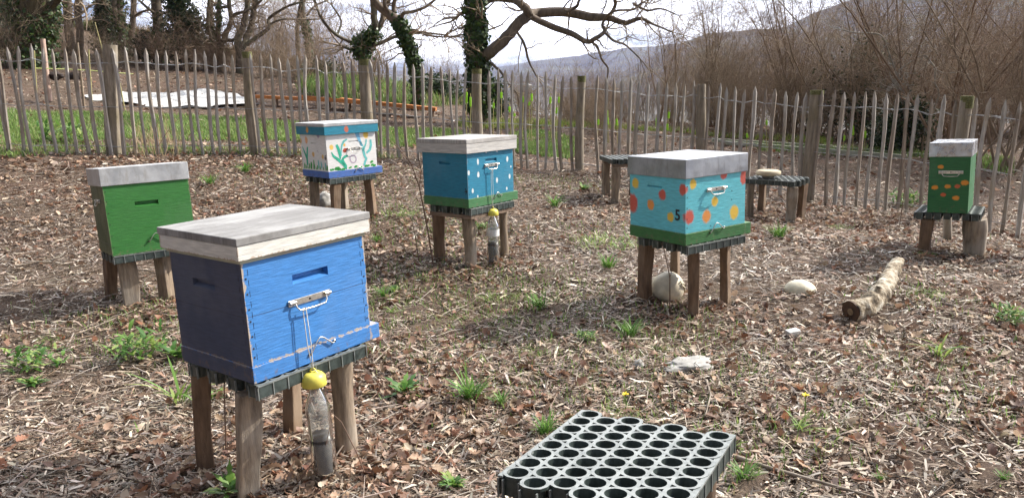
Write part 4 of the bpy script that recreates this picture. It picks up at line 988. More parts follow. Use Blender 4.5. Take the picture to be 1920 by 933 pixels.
M_chip = leafmat('wood_chip', .55, .0); M_chip.node_tree.nodes['Principled BSDF'].inputs['Specular IOR Level'].default_value = .5
chipT = [(-.5, -.4, 0), (-.5, .3, .02), (0, -.5, .10), (0, .5, .08), (.5, -.25, 0), (.5, .35, .03)]; chipQ = [(0, 2, 3, 1), (2, 4, 5, 3)]
chipc = [(.34, .265, .195), (.21, .15, .105), (.48, .40, .31), (.11, .075, .05), (.22, .13, .085), (.60, .53, .44), (.36, .31, .26)]
PATH = [(*GP(1450, 480), .8, 1), (*GP(1620, 510), .6, .9), (*GP(1200, 480), .5, .6), (*GP(1500, 680), .5, .5), (*GP(60, 470), .8, .6), (*GP(560, 330), .7, .5)]
def mkchips(name, xy, smul=1.0, med=.031, wts=(26, 27, 9, 20, 14, 4, 12)):
    pz = np.sin(xy[:, 0]*1.7+2*np.sin(xy[:, 1]*.9))*np.sin(xy[:, 1]*1.4+1.5*np.sin(xy[:, 0]*.8))+.5*np.sin(xy[:, 0]*4.1+xy[:, 1]*3.3)
    xy = xy[rng.random(len(xy)) < np.clip(.80-.35*pz, .3, 1)]; n_ = len(xy); L_ = np.clip(rng.lognormal(math.log(med), .55, n_), .007, .15)*smul; W_ = np.clip(L_*rng.uniform(.05, .24, n_), .0018, .011*smul)
    z = gz(xy[:, 0], xy[:, 1])+rng.uniform(-.002, .022, n_)
    return scatter(name, xy, chipT, chipQ, L_, W_, L_*rng.uniform(-1, 1.5, n_), rng.normal(.1, 1.1, n_)+rng.integers(0, 2, n_)*math.pi, rng.normal(0, .35, n_), rng.normal(0, .24, n_), z, np.clip(pal(n_, chipc, wts)*(1+.0*xy[:, :1])+np.clip(blobfield(xy, PATH), 0, 1)[:, None]*rng.uniform(0, 1, (n_, 1))*np.array([[.10, .105, .11]]), .008, .8), M_chip, kind='stuff')
xy = np.concatenate([wedge(120000, 1.0, 11, 1.05), wedge(50000, 1.0, 3.8, 1.6)])
mkchips('wood_chips', xy)
mkchips('wood_chips', wedge(70000, 1.0, 9.5, 1.35), 1.0, .036, (26, 22, 14, 16, 12, 7, 14))
mkchips('bark_crumbs', np.concatenate([wedge(90000, 1.0, 4.5, 1.7), wedge(60000, 3.5, 9.5, 1.5)]), 1.0, .014, (20, 34, 8, 24, 14, 3, 10))
xy = wedge(30000, 9, 22, 1.1); mkchips('wood_chips', xy, 1.7, .034, (24, 28, 14, 16, 20, 6, 8))
# leaves
def leaf_tmpl():
    o_ = []; prof = [(-.5, .05), (-.38, .16), (-.28, .10), (-.15, .28), (-.05, .17), (.10, .36), (.2, .22), (.32, .30), (.5, .04)]
    for x, w_ in prof: o_ += [(x, -w_, abs(w_)*.5), (x, 0, 0.0), (x, w_, abs(w_)*.5)]
    return np.array(o_)
LT = leaf_tmpl(); LQ = []
for i in range(8):
    for j in range(2): a = i*3+j; LQ.append((a, a+3, a+4, a+1))
M_leafb = leafmat('dead_oak_leaf', .5, .25)
leafc = [(.23, .13, .085), (.33, .215, .145), (.16, .09, .06), (.44, .32, .23), (.25, .12, .07), (.50, .40, .31)]
LC = [(*GP(430, 330), .8, 1), (*GP(360, 360), .6, 1), (*GP(560, 320), .7, .5), (*GP(470, 380), .7, 1), (*GP(830, 480), .5, .9), (*GP(780, 420), .4, .6), (*GP(1080, 400), .7, .4), (*GP(1180, 370), .6, .4), (*GP(1500, 420), .7, .7), (*GP(1400, 390), .6, .7), (*GP(1640, 420), .8, .6),
      (*GP(700, 700), .35, 1), (*GP(760, 660), .3, .6), (*GP(870, 770), .3, .7), (*GP(1850, 690), .45, 1.2), (*GP(1900, 640), .5, .8), (*GP(1750, 470), .7, .5), (*GP(150, 300), 1.2, .5), (*GP(250, 610), .4, .5), (*GP(80, 420), .6, .4), (*GP(300, 900), .3, .5), (*GP(720, 480), .5, .5), (*GP(1310, 640), .3, .4), (*GP(1440, 800), .25, .5), (*GP(1560, 620), .4, .4), (*GP(1120, 660), .5, .3)]
LC += [(x+.08, y-.05, .16, 1.2) for (x, y) in [GP(460, 905), GP(386, 870), GP(650, 865), GP(250, 585), GP(886, 500), GP(826, 487), GP(1208, 565), GP(1300, 590), GP(1828, 476)]]
def mkleaves(name, xy, thr, smul=1.0, lift=.03):
    keep = rng.random(len(xy)) < np.clip(thr+1.0*blobfield(xy, LC), 0, 1); xy = xy[keep]; n_ = len(xy)
    L_ = rng.uniform(.025, .068, n_)*smul; T = np.broadcast_to(LT, (n_, *LT.shape)).copy()
    cu = rng.normal(0, 1.1, (n_, 1)); T[:, :, 2] = T[:, :, 2]*rng.normal(.6, .8, (n_, 1))+cu*(T[:, :, 0]**2)+.4*rng.normal(0, 1, (n_, 1))*T[:, :, 0]*T[:, :, 1]
    z = gz(xy[:, 0], xy[:, 1])+rng.uniform(.004, lift, n_)
    return scatter(name, xy, T, LQ, L_, L_*rng.uniform(.7, 1.1, n_), L_*.8, rng.uniform(0, 6.28, n_), rng.normal(0, .5, n_), rng.normal(0, .4, n_), z, pal(n_, leafc, (20, 22, 14, 16, 12, 12)), M_leafb, kind='stuff')
mkleaves('dead_leaves', np.concatenate([wedge(34000, 1.0, 11, 1.4), wedge(5000, 1, 3.5, 1.6)]), .012)
mkleaves('dead_leaves', wedge(9000, 9, 21, 1.3), .45, 1.6)
# twigs in the litter
n_ = 4200; xy = wedge(n_, 1.0, 9.5, 1.2); th6 = [(x, r_*math.cos(a), r_*math.sin(a)) for x, r_ in ((-.5, 1), (0, .8), (.5, .5)) for a in (0, 2.1, 4.2)]
twQ = [(a+k_, a+3+k_, a+3+(k_+1) % 3, a+(k_+1) % 3) for a in (0, 3) for k_ in range(3)]
T = np.broadcast_to(np.array(th6), (n_, 9, 3)).copy(); T[:, 3:6, 1] += rng.normal(0, 14, (n_, 1)); T[:, 3:6, 2] += rng.uniform(0, 8, (n_, 1)); 
Ls = rng.uniform(.06, .32, n_); rr_ = rng.uniform(.001, .0028, n_)
scatter('litter_twigs', xy, T, twQ, Ls, rr_, rr_, rng.uniform(0, 6.28, n_), rng.normal(0, .1, n_), rng.normal(0, .08, n_), gz(xy[:, 0], xy[:, 1])+rng.uniform(.012, .03, n_), pal(n_, [(.42, .36, .30), (.26, .18, .12), (.14, .09, .06)], (3, 3, 2)), M_chip, kind='stuff')

# ------------------------------------------------------------------ grass
M_grass = leafmat('grass_blade', .5, .35)
bladeT = [(-.5, 0, 0), (.5, 0, 0), (-.4, .12, .55), (.4, .12, .55), (-.06, .42, 1.0), (.06, .42, 1.0)]; bladeQ = [(0, 1, 3, 2), (2, 3, 5, 4)]
gc = [(.165, .28, .07), (.23, .34, .09), (.29, .38, .12), (.12, .20, .055), (.38, .35, .19)]
def poly_pts(pix, n_):
    G_ = np.array([GP(*q) for q in pix]); mn, mx_ = G_.min(0), G_.max(0); o_ = []
    while sum(len(q) for q in o_) < n_:
        q = mn+(mx_-mn)*rng.random((n_*2, 2)); ins = np.zeros(len(q), bool); j = len(G_)-1
        for i in range(len(G_)):
            xi, yi = G_[i]; xj, yj = G_[j]
            c = ((yi > q[:, 1]) != (yj > q[:, 1])) & (q[:, 0] < (xj-xi)*(q[:, 1]-yi)/(yj-yi+1e-12)+xi); ins ^= c; j = i
        # ragged edge and bare patches
        nzv = np.array([mnoise.noise(Vector((a*1.1, b*1.1, 3))) for a, b in q[ins]]); o_.append(q[ins][nzv > rng.uniform(-.75, .15, ins.sum())])
    return np.concatenate(o_)[:n_]
def mkgrass(name, xy, h0, h1, wd, cols=gc, wts=(4, 4, 2, 3, 1), **tg):
    n_ = len(xy); h_ = rng.uniform(h0, h1, n_)
    return scatter(name, xy, bladeT, bladeQ, np.full(n_, wd)*rng.uniform(.6, 1.3, n_), h_*rng.uniform(.3, 1.4, n_), h_, rng.uniform(0, 6.28, n_), rng.normal(0, .2, n_), rng.normal(0, .2, n_), gz(xy[:, 0], xy[:, 1])-.003, pal(n_, cols, wts, .2), M_grass, **(tg or dict(kind='stuff')))
mkgrass('lawn_grass', poly_pts([(-60, 205), (100, 212), (300, 216), (450, 222), (560, 232), (560, 268), (430, 266), (250, 262), (100, 268), (-60, 275)], 34000), .03, .085, .011)
mkgrass('lawn_grass', poly_pts([(560, 236), (700, 240), (860, 244), (900, 262), (860, 285), (700, 276), (560, 268)], 16000), .03, .08, .010)
mkgrass('lawn_grass', poly_pts([(955, 252), (1010, 246), (1080, 262), (1075, 300), (1000, 292), (955, 285)], 8000), .03, .08, .011)
mkgrass('verge_grass', poly_pts([(860, 240), (1100, 240), (1400, 262), (1560, 272), (1560, 266), (1300, 250), (1000, 229), (860, 230)], 5200), .05, .14, .011, [(.26, .38, .06), (.36, .42, .10), (.16, .27, .05), (.42, .36, .18)], (3, 3, 2, 2), kind='stuff')
mkgrass('verge_grass', poly_pts([(1420, 285), (1750, 300), (1900, 330), (1900, 300), (1700, 280), (1420, 272)], 3600), .05, .14, .010)
mkgrass('bank_grass', poly_pts([(560, 140), (740, 132), (880, 150), (890, 200), (800, 205), (660, 190), (560, 180)], 14000), .10, .34, .02, gc+[(.34, .28, .15)], (4, 3, 1, 5, 1, 2))
mkgrass('bank_grass', poly_pts([(-40, 116), (60, 96), (300, 98), (480, 118), (470, 140), (240, 140), (120, 148), (-40, 150)], 13000), .10, .34, .02, gc+[(.40, .33, .18), (.30, .2, .12)], (4, 3, 1, 4, 1, 5, 2))
mkgrass('dry_grass', poly_pts([(150, 84), (330, 80), (560, 112), (560, 132), (330, 112), (150, 100)], 7000), .2, .6, .016, [(.45, .34, .17), (.34, .24, .13), (.2, .16, .06)], (3, 3, 2))
mkgrass('dry_grass', poly_pts([(255, 262), (335, 262), (345, 305), (250, 305)], 130), .15, .45, .006, [(.50, .40, .25), (.42, .30, .18)], (1, 1))
mkgrass('verge_grass', poly_pts([(-20, 268), (200, 272), (420, 280), (700, 285), (760, 300), (700, 297), (420, 292), (200, 290), (-20, 300)], 3200), .03, .10, .007)
# thin scattered seedlings over the yard
xy = wedge(52000, 1.3, 9, 1.5); cl = [(*GP(u, v_), s, 1) for u, v_, s in [(450, 620, .25), (760, 560, .35), (950, 620, .5), (1140, 690, .35), (1190, 650, .2), (1400, 880, .12), (1000, 660, .3), (880, 560, .4), (1250, 790, .2), (640, 340, .4), (740, 400, .4), (850, 440, .3), (1120, 440, .25), (240, 590, .3), (280, 640, .2), (1740, 560, .2), (1780, 720, .3), (590, 300, .5), (1340, 700, .2), (1450, 850, .15), (980, 540, .25), (700, 520, .2), (1270, 620, .2), (400, 690, .12), (1540, 800, .12), (1000, 330, .5)]]
xy = xy[rng.random(len(xy)) < .006+.75*np.clip(blobfield(xy, cl), 0, 1)]
mkgrass('seedling_grass', xy, .025, .062, .006)

# ------------------------------------------------------------------ weeds, each its own plant
GREENS = [plain('weed_green_%s' % n_, c, .5) for n_, c in (('deep', (.05, .14, .02)), ('fresh', (.11, .26, .03)), ('yellowish', (.22, .33, .05)))]
LM = []
for i, c in enumerate([(.07, .17, .035), (.16, .30, .06), (.31, .40, .11)]): LM.append(leafmat('weed_leaf_'+('dark', 'fresh', 'yellowish')[i], .45, .35, None, c))
def strip(mb, base, yaw, length, wd, rise, droop, mi, jag=0, rs_=random):
    n_ = 7 if jag else 5; vs = []; dx, dy = math.cos(yaw), math.sin(yaw)
    for i in range(n_+1):
        f_ = i/n_; r_ = length*f_*math.cos(rise*(1-.4*f_)); z = length*(f_*math.sin(rise)-droop*f_*f_)
        w_ = wd*math.sin(math.pi*min(.97, (.12+f_*.86)))**.8
        if jag: w_ *= (1.0 if i % 2 else .45)
        if i == n_: w_ *= .2
        for s in (-1, 1): vs.append((base[0]+dx*r_-dy*s*w_/2, base[1]+dy*r_+dx*s*w_/2, base[2]+max(z, .002)+abs(w_)*.12))
    mb.add(vs, [(2*i, 2*i+1, 2*i+3, 2*i+2) for i in range(n_)], mi, True)
def weed(u, v_, px, kind, label, name='weed', cat='weed', group=None, col_=None, seed=None):
    p = gp(u, v_); sz = px*1.3*p.y/F; p.z += .012; rs_ = random.Random(int(u*7+v_)); mb = MB()
    if kind == 'rosette':
        for i in range(rs_.randint(26, 36)): strip(mb, (rs_.gauss(0, sz*.08), rs_.gauss(0, sz*.08), 0), rs_.uniform(0, 6.3), sz*rs_.uniform(.5, 1.05), sz*.24, rs_.uniform(.25, 1.25), rs_.uniform(.1, .5), rs_.choice((0, 0, 1, 1, 2)), 1)
    elif kind == 'broad':
        for i in range(rs_.randint(120, 150)):
            a, r_ = rs_.uniform(0, 6.3), sz*.7*math.sqrt(rs_.random()); strip(mb, (r_*math.cos(a), r_*math.sin(a)*.8, rs_.uniform(0, sz*.55)), rs_.uniform(0, 6.3), sz*rs_.uniform(.22, .42), sz*rs_.uniform(.07, .12), rs_.uniform(.1, 1.3), rs_.uniform(.1, .5), rs_.choice((0, 0, 1, 1, 2)), rs_.choice((0, 1)))
    elif kind == 'tuft':
        for i in range(rs_.randint(46, 62)): strip(mb, (rs_.gauss(0, sz*.14), rs_.gauss(0, sz*.12), 0), rs_.uniform(0, 6.3), sz*rs_.uniform(.6, 1.15), sz*.055, rs_.uniform(.7, 1.45), rs_.uniform(.0, .35), rs_.choice((0, 1, 1, 1)))
    elif kind == 'patch':
        for i in range(150): a, r_ = rs_.uniform(0, 6.3), sz*math.sqrt(rs_.random()); strip(mb, (r_*math.cos(a), r_*math.sin(a)*.9, 0), rs_.uniform(0, 6.3), sz*rs_.uniform(.18, .42), sz*.022, rs_.uniform(.6, 1.4), rs_.uniform(.1, .4), rs_.choice((1, 2, 2)))
    elif kind == 'blades':
        for i in range(16): strip(mb, (rs_.gauss(0, sz*.12), rs_.gauss(0, sz*.1), 0), rs_.uniform(0, 6.3), sz*rs_.uniform(.7, 1.5), sz*.07, rs_.uniform(.5, 1.4), rs_.uniform(.1, .6), rs_.choice((1, 2)))
    nm = {'rosette': 'dandelion_plant', 'broad': 'leafy_weed', 'tuft': 'grass_tuft', 'patch': 'grass_patch', 'blades': 'long_grass_tuft'}[kind]
    o = mb.build(nm, LM); o.location = p; return tag(o, label, {'rosette': 'weed', 'broad': 'weed'}.get(kind, 'grass'), group)
W_ = [(70, 695, 58, 'broad', 'bushy green weed at the left edge with a dead leaf in it'), (262, 670, 60, 'broad', 'widest leafy green weed, just left of the near blue hive'), (330, 672, 40, 'rosette', 'bright green weed touching the shaded side of the near blue hive'), (60, 725, 30, 'rosette', 'small weed below the bushy one at the left edge'),
 (335, 760, 62, 'blades', 'long arching grass beside the left leg of the near blue hive'), (400, 750, 26, 'rosette', 'small yellowish weed behind the left leg of the near blue hive'), (882, 752, 50, 'tuft', 'upright bright green tuft in the middle foreground'), (940, 762, 26, 'tuft', 'small tuft right of the upright bright green one'),
 (757, 742, 46, 'rosette', 'flat toothed weed between the near blue hive and the upright tuft'), (852, 915, 34, 'rosette', 'light green rosette at the bottom centre edge'), (1022, 818, 38, 'tuft', 'green tuft at the back left corner of the empty tray'), (430, 932, 52, 'rosette', 'toothed rosette at the foot of the near blue hive at the bottom edge'),
 (1180, 634, 34, 'tuft', 'dark green tuft in front of the dotted hive to its left'), (940, 562, 34, 'patch', 'yellow green fine grass patch in the centre'), (1012, 582, 32, 'tuft', 'grass tuft right of the yellow green patch'), (1142, 462, 52, 'patch', 'wide yellow green grass patch left of the dotted hive'), (1140, 505, 26, 'tuft', 'dark tuft below the wide yellow green patch'),
 (1040, 390, 24, 'tuft', 'tuft right of the teal hive'), (1460, 447, 26, 'tuft', 'fresh tuft in front of the stand with the round lid'), (460, 325, 20, 'tuft', 'tuft nearer the fence of two above the near blue hive'), (394, 348, 20, 'tuft', 'tuft right of the plain green hive roof'), (708, 457, 16, 'tuft', 'little tuft right of the near blue hive lid'),
 (752, 405, 28, 'patch', 'grass patch between the flower painted hive and the teal hive'), (1695, 388, 34, 'broad', 'leafy weed left of the narrow green hive stand'), (1895, 608, 38, 'broad', 'green weed at the right edge'), (1762, 672, 46, 'blades', 'tall thin grass near the right edge'), (1746, 556, 24, 'patch', 'low yellow green patch right of the log'),
 (1500, 812, 34, 'blades', 'ragged weed with one yellow flower right of the empty tray'), (1165, 782, 34, 'patch', 'fine grass below the yellow flower behind the empty tray'), (1392, 905, 40, 'tuft', 'grass close to the right side of the empty tray'), (1375, 845, 24, 'blades', 'thin grass at the back right corner of the empty tray'),
 (720, 560, 22, 'tuft', 'short tuft right of the near blue hive body'), (736, 590, 18, 'blades', 'few blades beside the overhanging floor of the near blue hive'), (1000, 665, 24, 'patch', 'low grass patch in the centre of the yard'), (1240, 658, 22, 'patch', 'low green patch behind the flat pale rock'), (1650, 905, 14, 'tuft', 'tiny tuft low in the right foreground'),
 (1880, 905, 18, 'tuft', 'tiny tuft in the bottom right corner'), (740, 548, 14, 'rosette', 'small dark rosette in chips right of the near blue hive'), (905, 432, 16, 'broad', 'small weed behind the legs of the teal hive'), (1095, 358, 18, 'rosette', 'small rosette before the fence right of the teal hive'), (120, 268, 44, 'broad', 'big leaved weed in the lawn behind the left fence'), (12, 292, 26, 'patch', 'grass patch at the foot of the leftmost pickets'),
 (1735, 480, 16, 'patch', 'thin green patch under the narrow green hive'), (1270, 300, 14, 'tuft', 'tuft beyond the fence above the dotted hive roof'), (1575, 430, 18, 'patch', 'faint grass patch left of the narrow green hive stand'), (640, 300, 18, 'patch', 'grass patch behind the flower painted hive'), (860, 600, 16, 'patch', 'faint green patch in the middle chips'), (1100, 640, 20, 'broad', 'grey green low weed left of the dark green tuft'), (90, 640, 18, 'patch', 'faint grass above the bushy weed at the left edge')]
for q in W_: weed(*q)
# two yellow flowers
M_flow = plain('yellow_petal', (.85, .66, .02), .5)
for u, v_, vt, lb in ((1172, 775, 740, 'yellow dandelion flower on a thin stalk behind the empty tray'), (1506, 800, 742, 'yellow dandelion flower on a stalk right of the empty tray')):
    p = gp(u, v_); tz = at(u, vt, p.y).z-p.z; e_ = empty('dandelion_flower', p, label=lb, cat='flower')
    MB().tube([(0, 0, 0), (.004, 0, tz*.5), (0, 0, tz)], .002, 6).build('stalk', LM[1], e_)
    mb = MB()
    for i in range(34): a = i*2.4; strip(mb, (0, 0, tz), a, .012+.006*(i % 3)/2, .006, .3+.5*(i % 4)/3, .1, 0)
    mb.build('petals', M_flow, e_)
# dry upright shoots in the yard
M_shoot = wood('brown_shoot', (.10, .06, .04), (.26, .16, .11), None, (1, 1, 1), 10)
def shoot(pix, y, r0, label, side=()):
    P_ = [at(u, v_, y) for u, v_ in pix]; b_ = P_[0]; b_.z = min(b_.z, g1(b_.x, b_.y)); mb = MB(); mb.tube([q-b_ for q in P_], [r0*(1-.7*i/(len(P_)-1)) for i in range(len(P_))], 6)
    for sp_ in side: mb.tube([at(u, v_, y)-b_ for u, v_ in sp_], r0*.5, 5)
    o = mb.build('dry_shoot', M_shoot); o.location = b_; tag(o, label, 'shoot')
shoot([(812, 478), (800, 420), (786, 350), (770, 305), (745, 275), (727, 260)], 5.3, .006, 'tall dry brown shoot left of the teal hive', [((786, 350), (790, 320), (783, 290)), ((800, 420), (808, 395))])
shoot([(785, 465), (778, 440), (772, 410)], 5.4, .004, 'shorter dry shoot left of the tall one')
shoot([(1257, 560), (1256, 520), (1246, 470), (1240, 455)], 4.2, .004, 'thin dry stem rising under the turquoise dotted hive', [((1256, 520), (1262, 500)),])
shoot([(700, 930), (670, 850), (640, 790), (620, 772)], 2.45, .0028, 'thin bramble arching beside the right leg of the near blue hive')
shoot([(540, 930), (575, 880), (610, 840), (618, 800)], 2.40, .0026, 'thin reddish bramble crossing the near hanging bottle')
shoot([(415, 760), (420, 720), (428, 700), (440, 690)], 2.7, .003, 'thin dry stem behind the near leg of the blue hive')
shoot([(297, 305), (296, 275), (292, 240), (300, 215)], 8.3, .006, 'pale dry stalk in front of the left fence', [((296, 275), (312, 250), (318, 242))])
shoot([(1690, 385), (1697, 350), (1692, 310), (1700, 285)], 6.3, .004, 'thin dry stalk left of the narrow green hive')

# ------------------------------------------------------------------ trees
def barkmat(name, c1, c2, c3=None): return wood(name, c1, c2, c3, (3, 3, .8), 5, .9, 1.0)
M_bark = barkmat('grey_brown_bark', (.06, .05, .04), (.20, .165, .13), (.15, .145, .10))
M_bark2 = barkmat('warm_bark', (.075, .06, .047), (.22, .175, .135))
M_twig = plain('bare_twig', (.28, .215, .15), .8, 0, .25, 3)
M_twig2 = plain('reddish_twig', (.27, .19, .13), .8, 0, .25, 3)
M_lichen = plain('lichen_twig', (.42, .40, .36), .85, 0, .3, 8)
def grow(mb, p, d, L_, r0, lvl, rs_, up=.15, sides=None, mi=0, wig=.32, kids=(3, 5), lr=.55, seg=5):
    path = [p.copy()]; rad = [r0]; d = d.normalized(); step = L_/seg; q = p.copy(); dirs = [d.copy()]
    for i in range(seg):
        d = (d+Vector((rs_.gauss(0, wig), rs_.gauss(0, wig), rs_.gauss(0, wig)+up*.6))).normalized(); q = q+d*step; path.append(q.copy()); rad.append(r0*(1-.82*(i+1)/seg)+.0006); dirs.append(d.copy())
    mb.tube(path, rad, sides or (6 if r0 > .03 else 4 if r0 > .010 else 3), mi, True, False)
    if lvl > 0:
        for _ in range(rs_.randint(*kids)):
            k = rs_.randint(1, seg); ax = dirs[k]; sd_ = ax.orthogonal().normalized(); sd_ = Matrix.Rotation(rs_.uniform(0, 6.28), 3, ax)@sd_
            nd = (ax*rs_.uniform(.5, 1.0)+sd_*rs_.uniform(.6, 1.1)+Vector((0, 0, up))).normalized()
            grow(mb, path[k], nd, L_*lr*rs_.uniform(.7, 1.2), max(rad[k]*.62, .002), lvl-1, rs_, up, None, mi, wig, kids, lr, max(3, seg-1))
def ivy(mb, path, rad, n_, spread, rs_, size=.05, mi=0):
    for _ in range(n_):
        k = rs_.random()*(len(path)-1); i = int(k); f_ = k-i; c = path[i].lerp(path[i+1], f_); r_ = (rad[i]*(1-f_)+rad[i+1]*f_)
        a = Vector((rs_.gauss(0, 1), rs_.gauss(0, 1), rs_.gauss(0, .5))).normalized(); q = c+a*(r_+abs(rs_.gauss(0, spread)))
        nrm_ = (a+Vector((rs_.gauss(0, .5), rs_.gauss(0, .5), rs_.gauss(0, .5)+.3))).normalized(); t_ = nrm_.orthogonal().normalized(); t_ = Matrix.Rotation(rs_.uniform(0, 6.28), 3, nrm_)@t_; b_ = nrm_.cross(t_); s = size*rs_.uniform(.6, 1.3)
        mb.add([q-t_*s*.5, q-b_*s*.45, q+t_*s*.6, q+b_*s*.45], [(0, 1, 2, 3)], mi)
IV = [leafmat('ivy_leaf_dark', .4, .2, None, (.028, .060, .015)), leafmat('ivy_leaf_light', .4, .25, None, (.07, .12, .03))]
def tree(Y, trunks, label, twn=(5, 9), ivyw=None, tw=1.0, mat=None, name='bare_tree', jit=.5, group=None, lvl=2, twl=.9, cat='tree', mtw=None, dz=None):
    """trunks: list of [ (u, v, radius px) ... ] lines at distance Y; the first point of the first line is its foot"""
    rs_ = random.Random(int(trunks[0][0][0]*13)); b0 = at(trunks[0][0][0], trunks[0][0][1], Y); g = g1(b0.x, b0.y); base = Vector((b0.x, b0.y, g))
    e_ = empty(name, base, label=label, cat=cat, group=group); tm = MB(); cm = MB(); im = MB()
    for li, line in enumerate(trunks):
        P_ = []; rr2 = []; dy = 0
        for i, q in enumerate(line):
            if li > 0 and i > 0: dy += rs_.uniform(-jit, jit)*.5
            P_.append(at(q[0], q[1], Y+(dy if li else 0))-base); rr2.append(q[2]*Y/F)
        if li == 0 and P_[0].z > .05: P_.insert(0, Vector((P_[0].x, P_[0].y, -.1))); rr2.insert(0, rr2[0]*1.15)
        elif li == 0: P_[0].z = -.1
        # smooth resample
        PP = []; RR = []
        for i in range(len(P_)-1):
            n2 = 4; p0 = P_[max(i-1, 0)]; p1, p2 = P_[i], P_[i+1]; p3 = P_[min(i+2, len(P_)-1)]
            for k in range(n2):
                t_ = k/n2; PP.append(.5*((2*p1)+(p2-p0)*t_+(2*p0-5*p1+4*p2-p3)*t_*t_+(3*p1-p0-3*p2+p3)*t_**3)+Vector((rs_.gauss(0, .1), rs_.gauss(0, .1), 0))*rr2[i]); RR.append(rr2[i]*(1-t_)+rr2[i+1]*t_)
        PP.append(P_[-1]); RR.append(rr2[-1])
        tm.tube(PP, RR, 10 if max(RR) > .05 else 6, 0, True, True)
        ln = sum((PP[i+1]-PP[i]).length for i in range(len(PP)-1))
        nt_ = int(rs_.uniform(*twn)*ln*tw)
        for _ in range(nt_):
            k = rs_.randint(1, len(PP)-2); ax = (PP[k+1]-PP[k]).normalized()
            if li == 0 and PP[k].z < 1.0: continue
            sd_ = Matrix.Rotation(rs_.uniform(0, 6.28), 3, ax)@ax.orthogonal().normalized()
            grow(cm, PP[k]+sd_*RR[k]*.8, sd_+ax*.4, twl*rs_.uniform(.4, 1.2), min(RR[k]*.45, .018), lvl, rs_, .12)
        # the end of a limb splits into branchlets
        for _ in range(4): grow(cm, PP[-1], (PP[-1]-PP[-2]).normalized()+Vector((rs_.gauss(0, .5), rs_.gauss(0, .5), rs_.gauss(0, .4))), twl*1.3, RR[-1]*.7, lvl, rs_, .1)
        if ivyw and li in ivyw: n3, sprd, a0, a1_ = ivyw[li]; i0, i1 = int(a0*len(PP)), int(a1_*len(PP)); ivy(im, PP[i0:i1], RR[i0:i1], n3, sprd, rs_, .075, 0)
    tm.build('trunk', mat or M_bark, e_)
    if cm.v: cm.build('twigs', mtw or M_twig, e_)
    if im.v:
        im.mi = [rs_.random() < .4 and 1 or 0 for _ in im.mi]; im.build('ivy', IV, e_)
    return e_
z3 = lambda x, y, r_: (640+x/3, y/3, r_)
tree(14.2, [[(900, 262, 19), (899, 200, 19), (897, 140, 18), (893, 80, 15), (892, 30, 14), (892, -60, 13), (896, -170, 11), (890, -300, 8)],
            [z3(800, 320, 11), z3(850, 285, 11), z3(930, 210, 10.5), z3(1000, 130, 10), z3(1055, 85, 10), z3(1100, 75, 9), z3(1250, 68, 8.5), z3(1400, 96, 8), z3(1500, 100, 6), z3(1600, 130, 4.5), z3(1680, 105, 3.5), z3(1760, 140, 2), z3(1860, 180, 1.4)],
            [z3(1060, 90, 8), z3(1035, 45, 8), z3(980, 5, 6.5), z3(930, -5, 6), z3(850, -2, 5), z3(800, 25, 5)],
            [z3(1070, 95, 6), z3(1180, 150, 6), z3(1290, 188, 5.5), z3(1380, 235, 4.5), z3(1425, 218, 4), z3(1480, 180, 3.2), z3(1470, 130, 2.5), z3(1530, 65, 2.2), z3(1640, 55, 2), z3(1690, 15, 1.6)],
            [z3(1480, 180, 2.5), z3(1530, 228, 2.4), z3(1600, 255, 1.8), z3(1680, 330, 1.2)], [z3(1400, 235, 2.5), z3(1440, 262, 2.2), z3(1465, 335, 2), z3(1500, 385, 1.8), z3(1492, 460, 1.2)],
            [z3(990, 185, 2.6), z3(1030, 250, 2.6), z3(1055, 345, 2.2), z3(1095, 425, 1.4)], [z3(835, 350, 3), z3(900, 408, 2.4), z3(935, 465, 2), z3(985, 522, 1.4)],
            [z3(1500, 100, 4), z3(1540, 35, 3.5), z3(1535, -20, 3)], [z3(1260, 66, 3.5), z3(1320, 40, 3), z3(1340, 0, 2.5), z3(1380, -60, 2)], [z3(750, 170, 2.5), z3(700, 150, 2.2), z3(660, 160, 1.5), z3(630, 110, 1)], [z3(1640, 20, 2.5), z3(1720, 60, 2), z3(1800, 50, 1.4), z3(1900, 90, 1)]],
     'largest bare oak, ivy clad trunk with a long limb reaching right', (2.2, 4), {0: (5200, .05, .12, .9)}, mat=M_bark2, jit=.5)
tree(16, [[(784, 215, 8), (783, 160, 9), (778, 120, 9), (768, 92, 9), (758, 62, 9), (748, 42, 10), (728, 26, 8), (708, 10, 7), (690, -20, 6.5), (660, -90, 5)],
          [(750, 38, 4), (757, 25, 3.5), (775, 22, 3), (800, 12, 2.6), (822, -6, 2)], [(742, 35, 4), (738, 10, 4), (748, -30, 3)], [(758, 62, 3), (775, 56, 2.5), (800, 66, 2), (832, 70, 1.5)], [(730, 25, 4), (720, 4, 3.4), (725, -40, 3)]],
     'leaning ivy clad bare tree left of the largest oak', (3, 5), {0: (2200, .04, .05, .62)}, mat=M_bark2)
tree(17, [[(681, 215, 9), (682, 150, 9), (682, 105, 10), (680, 80, 9), (700, 62, 7), (702, 35, 6), (700, 0, 5.5), (697, -70, 5)],
          [(676, 85, 4), (655, 78, 3.5), (632, 66, 3), (612, 48, 2.6), (598, 25, 2.2), (590, 0, 2)], [(690, 88, 4), (715, 80, 3.5), (745, 68, 3), (790, 62, 2.4), (835, 66, 1.6)], [(672, 98, 4), (655, 92, 3), (640, 86, 2.4)], [(690, 75, 5), (712, 50, 5), (722, 20, 4.5), (740, -30, 4)], [(632, 66, 2), (640, 40, 1.8), (622, 10, 1.5)]],
     'gnarled bare tree with an ivy knot, above the flower painted hive', (4, 6), {0: (1500, .09, .3, .62)})
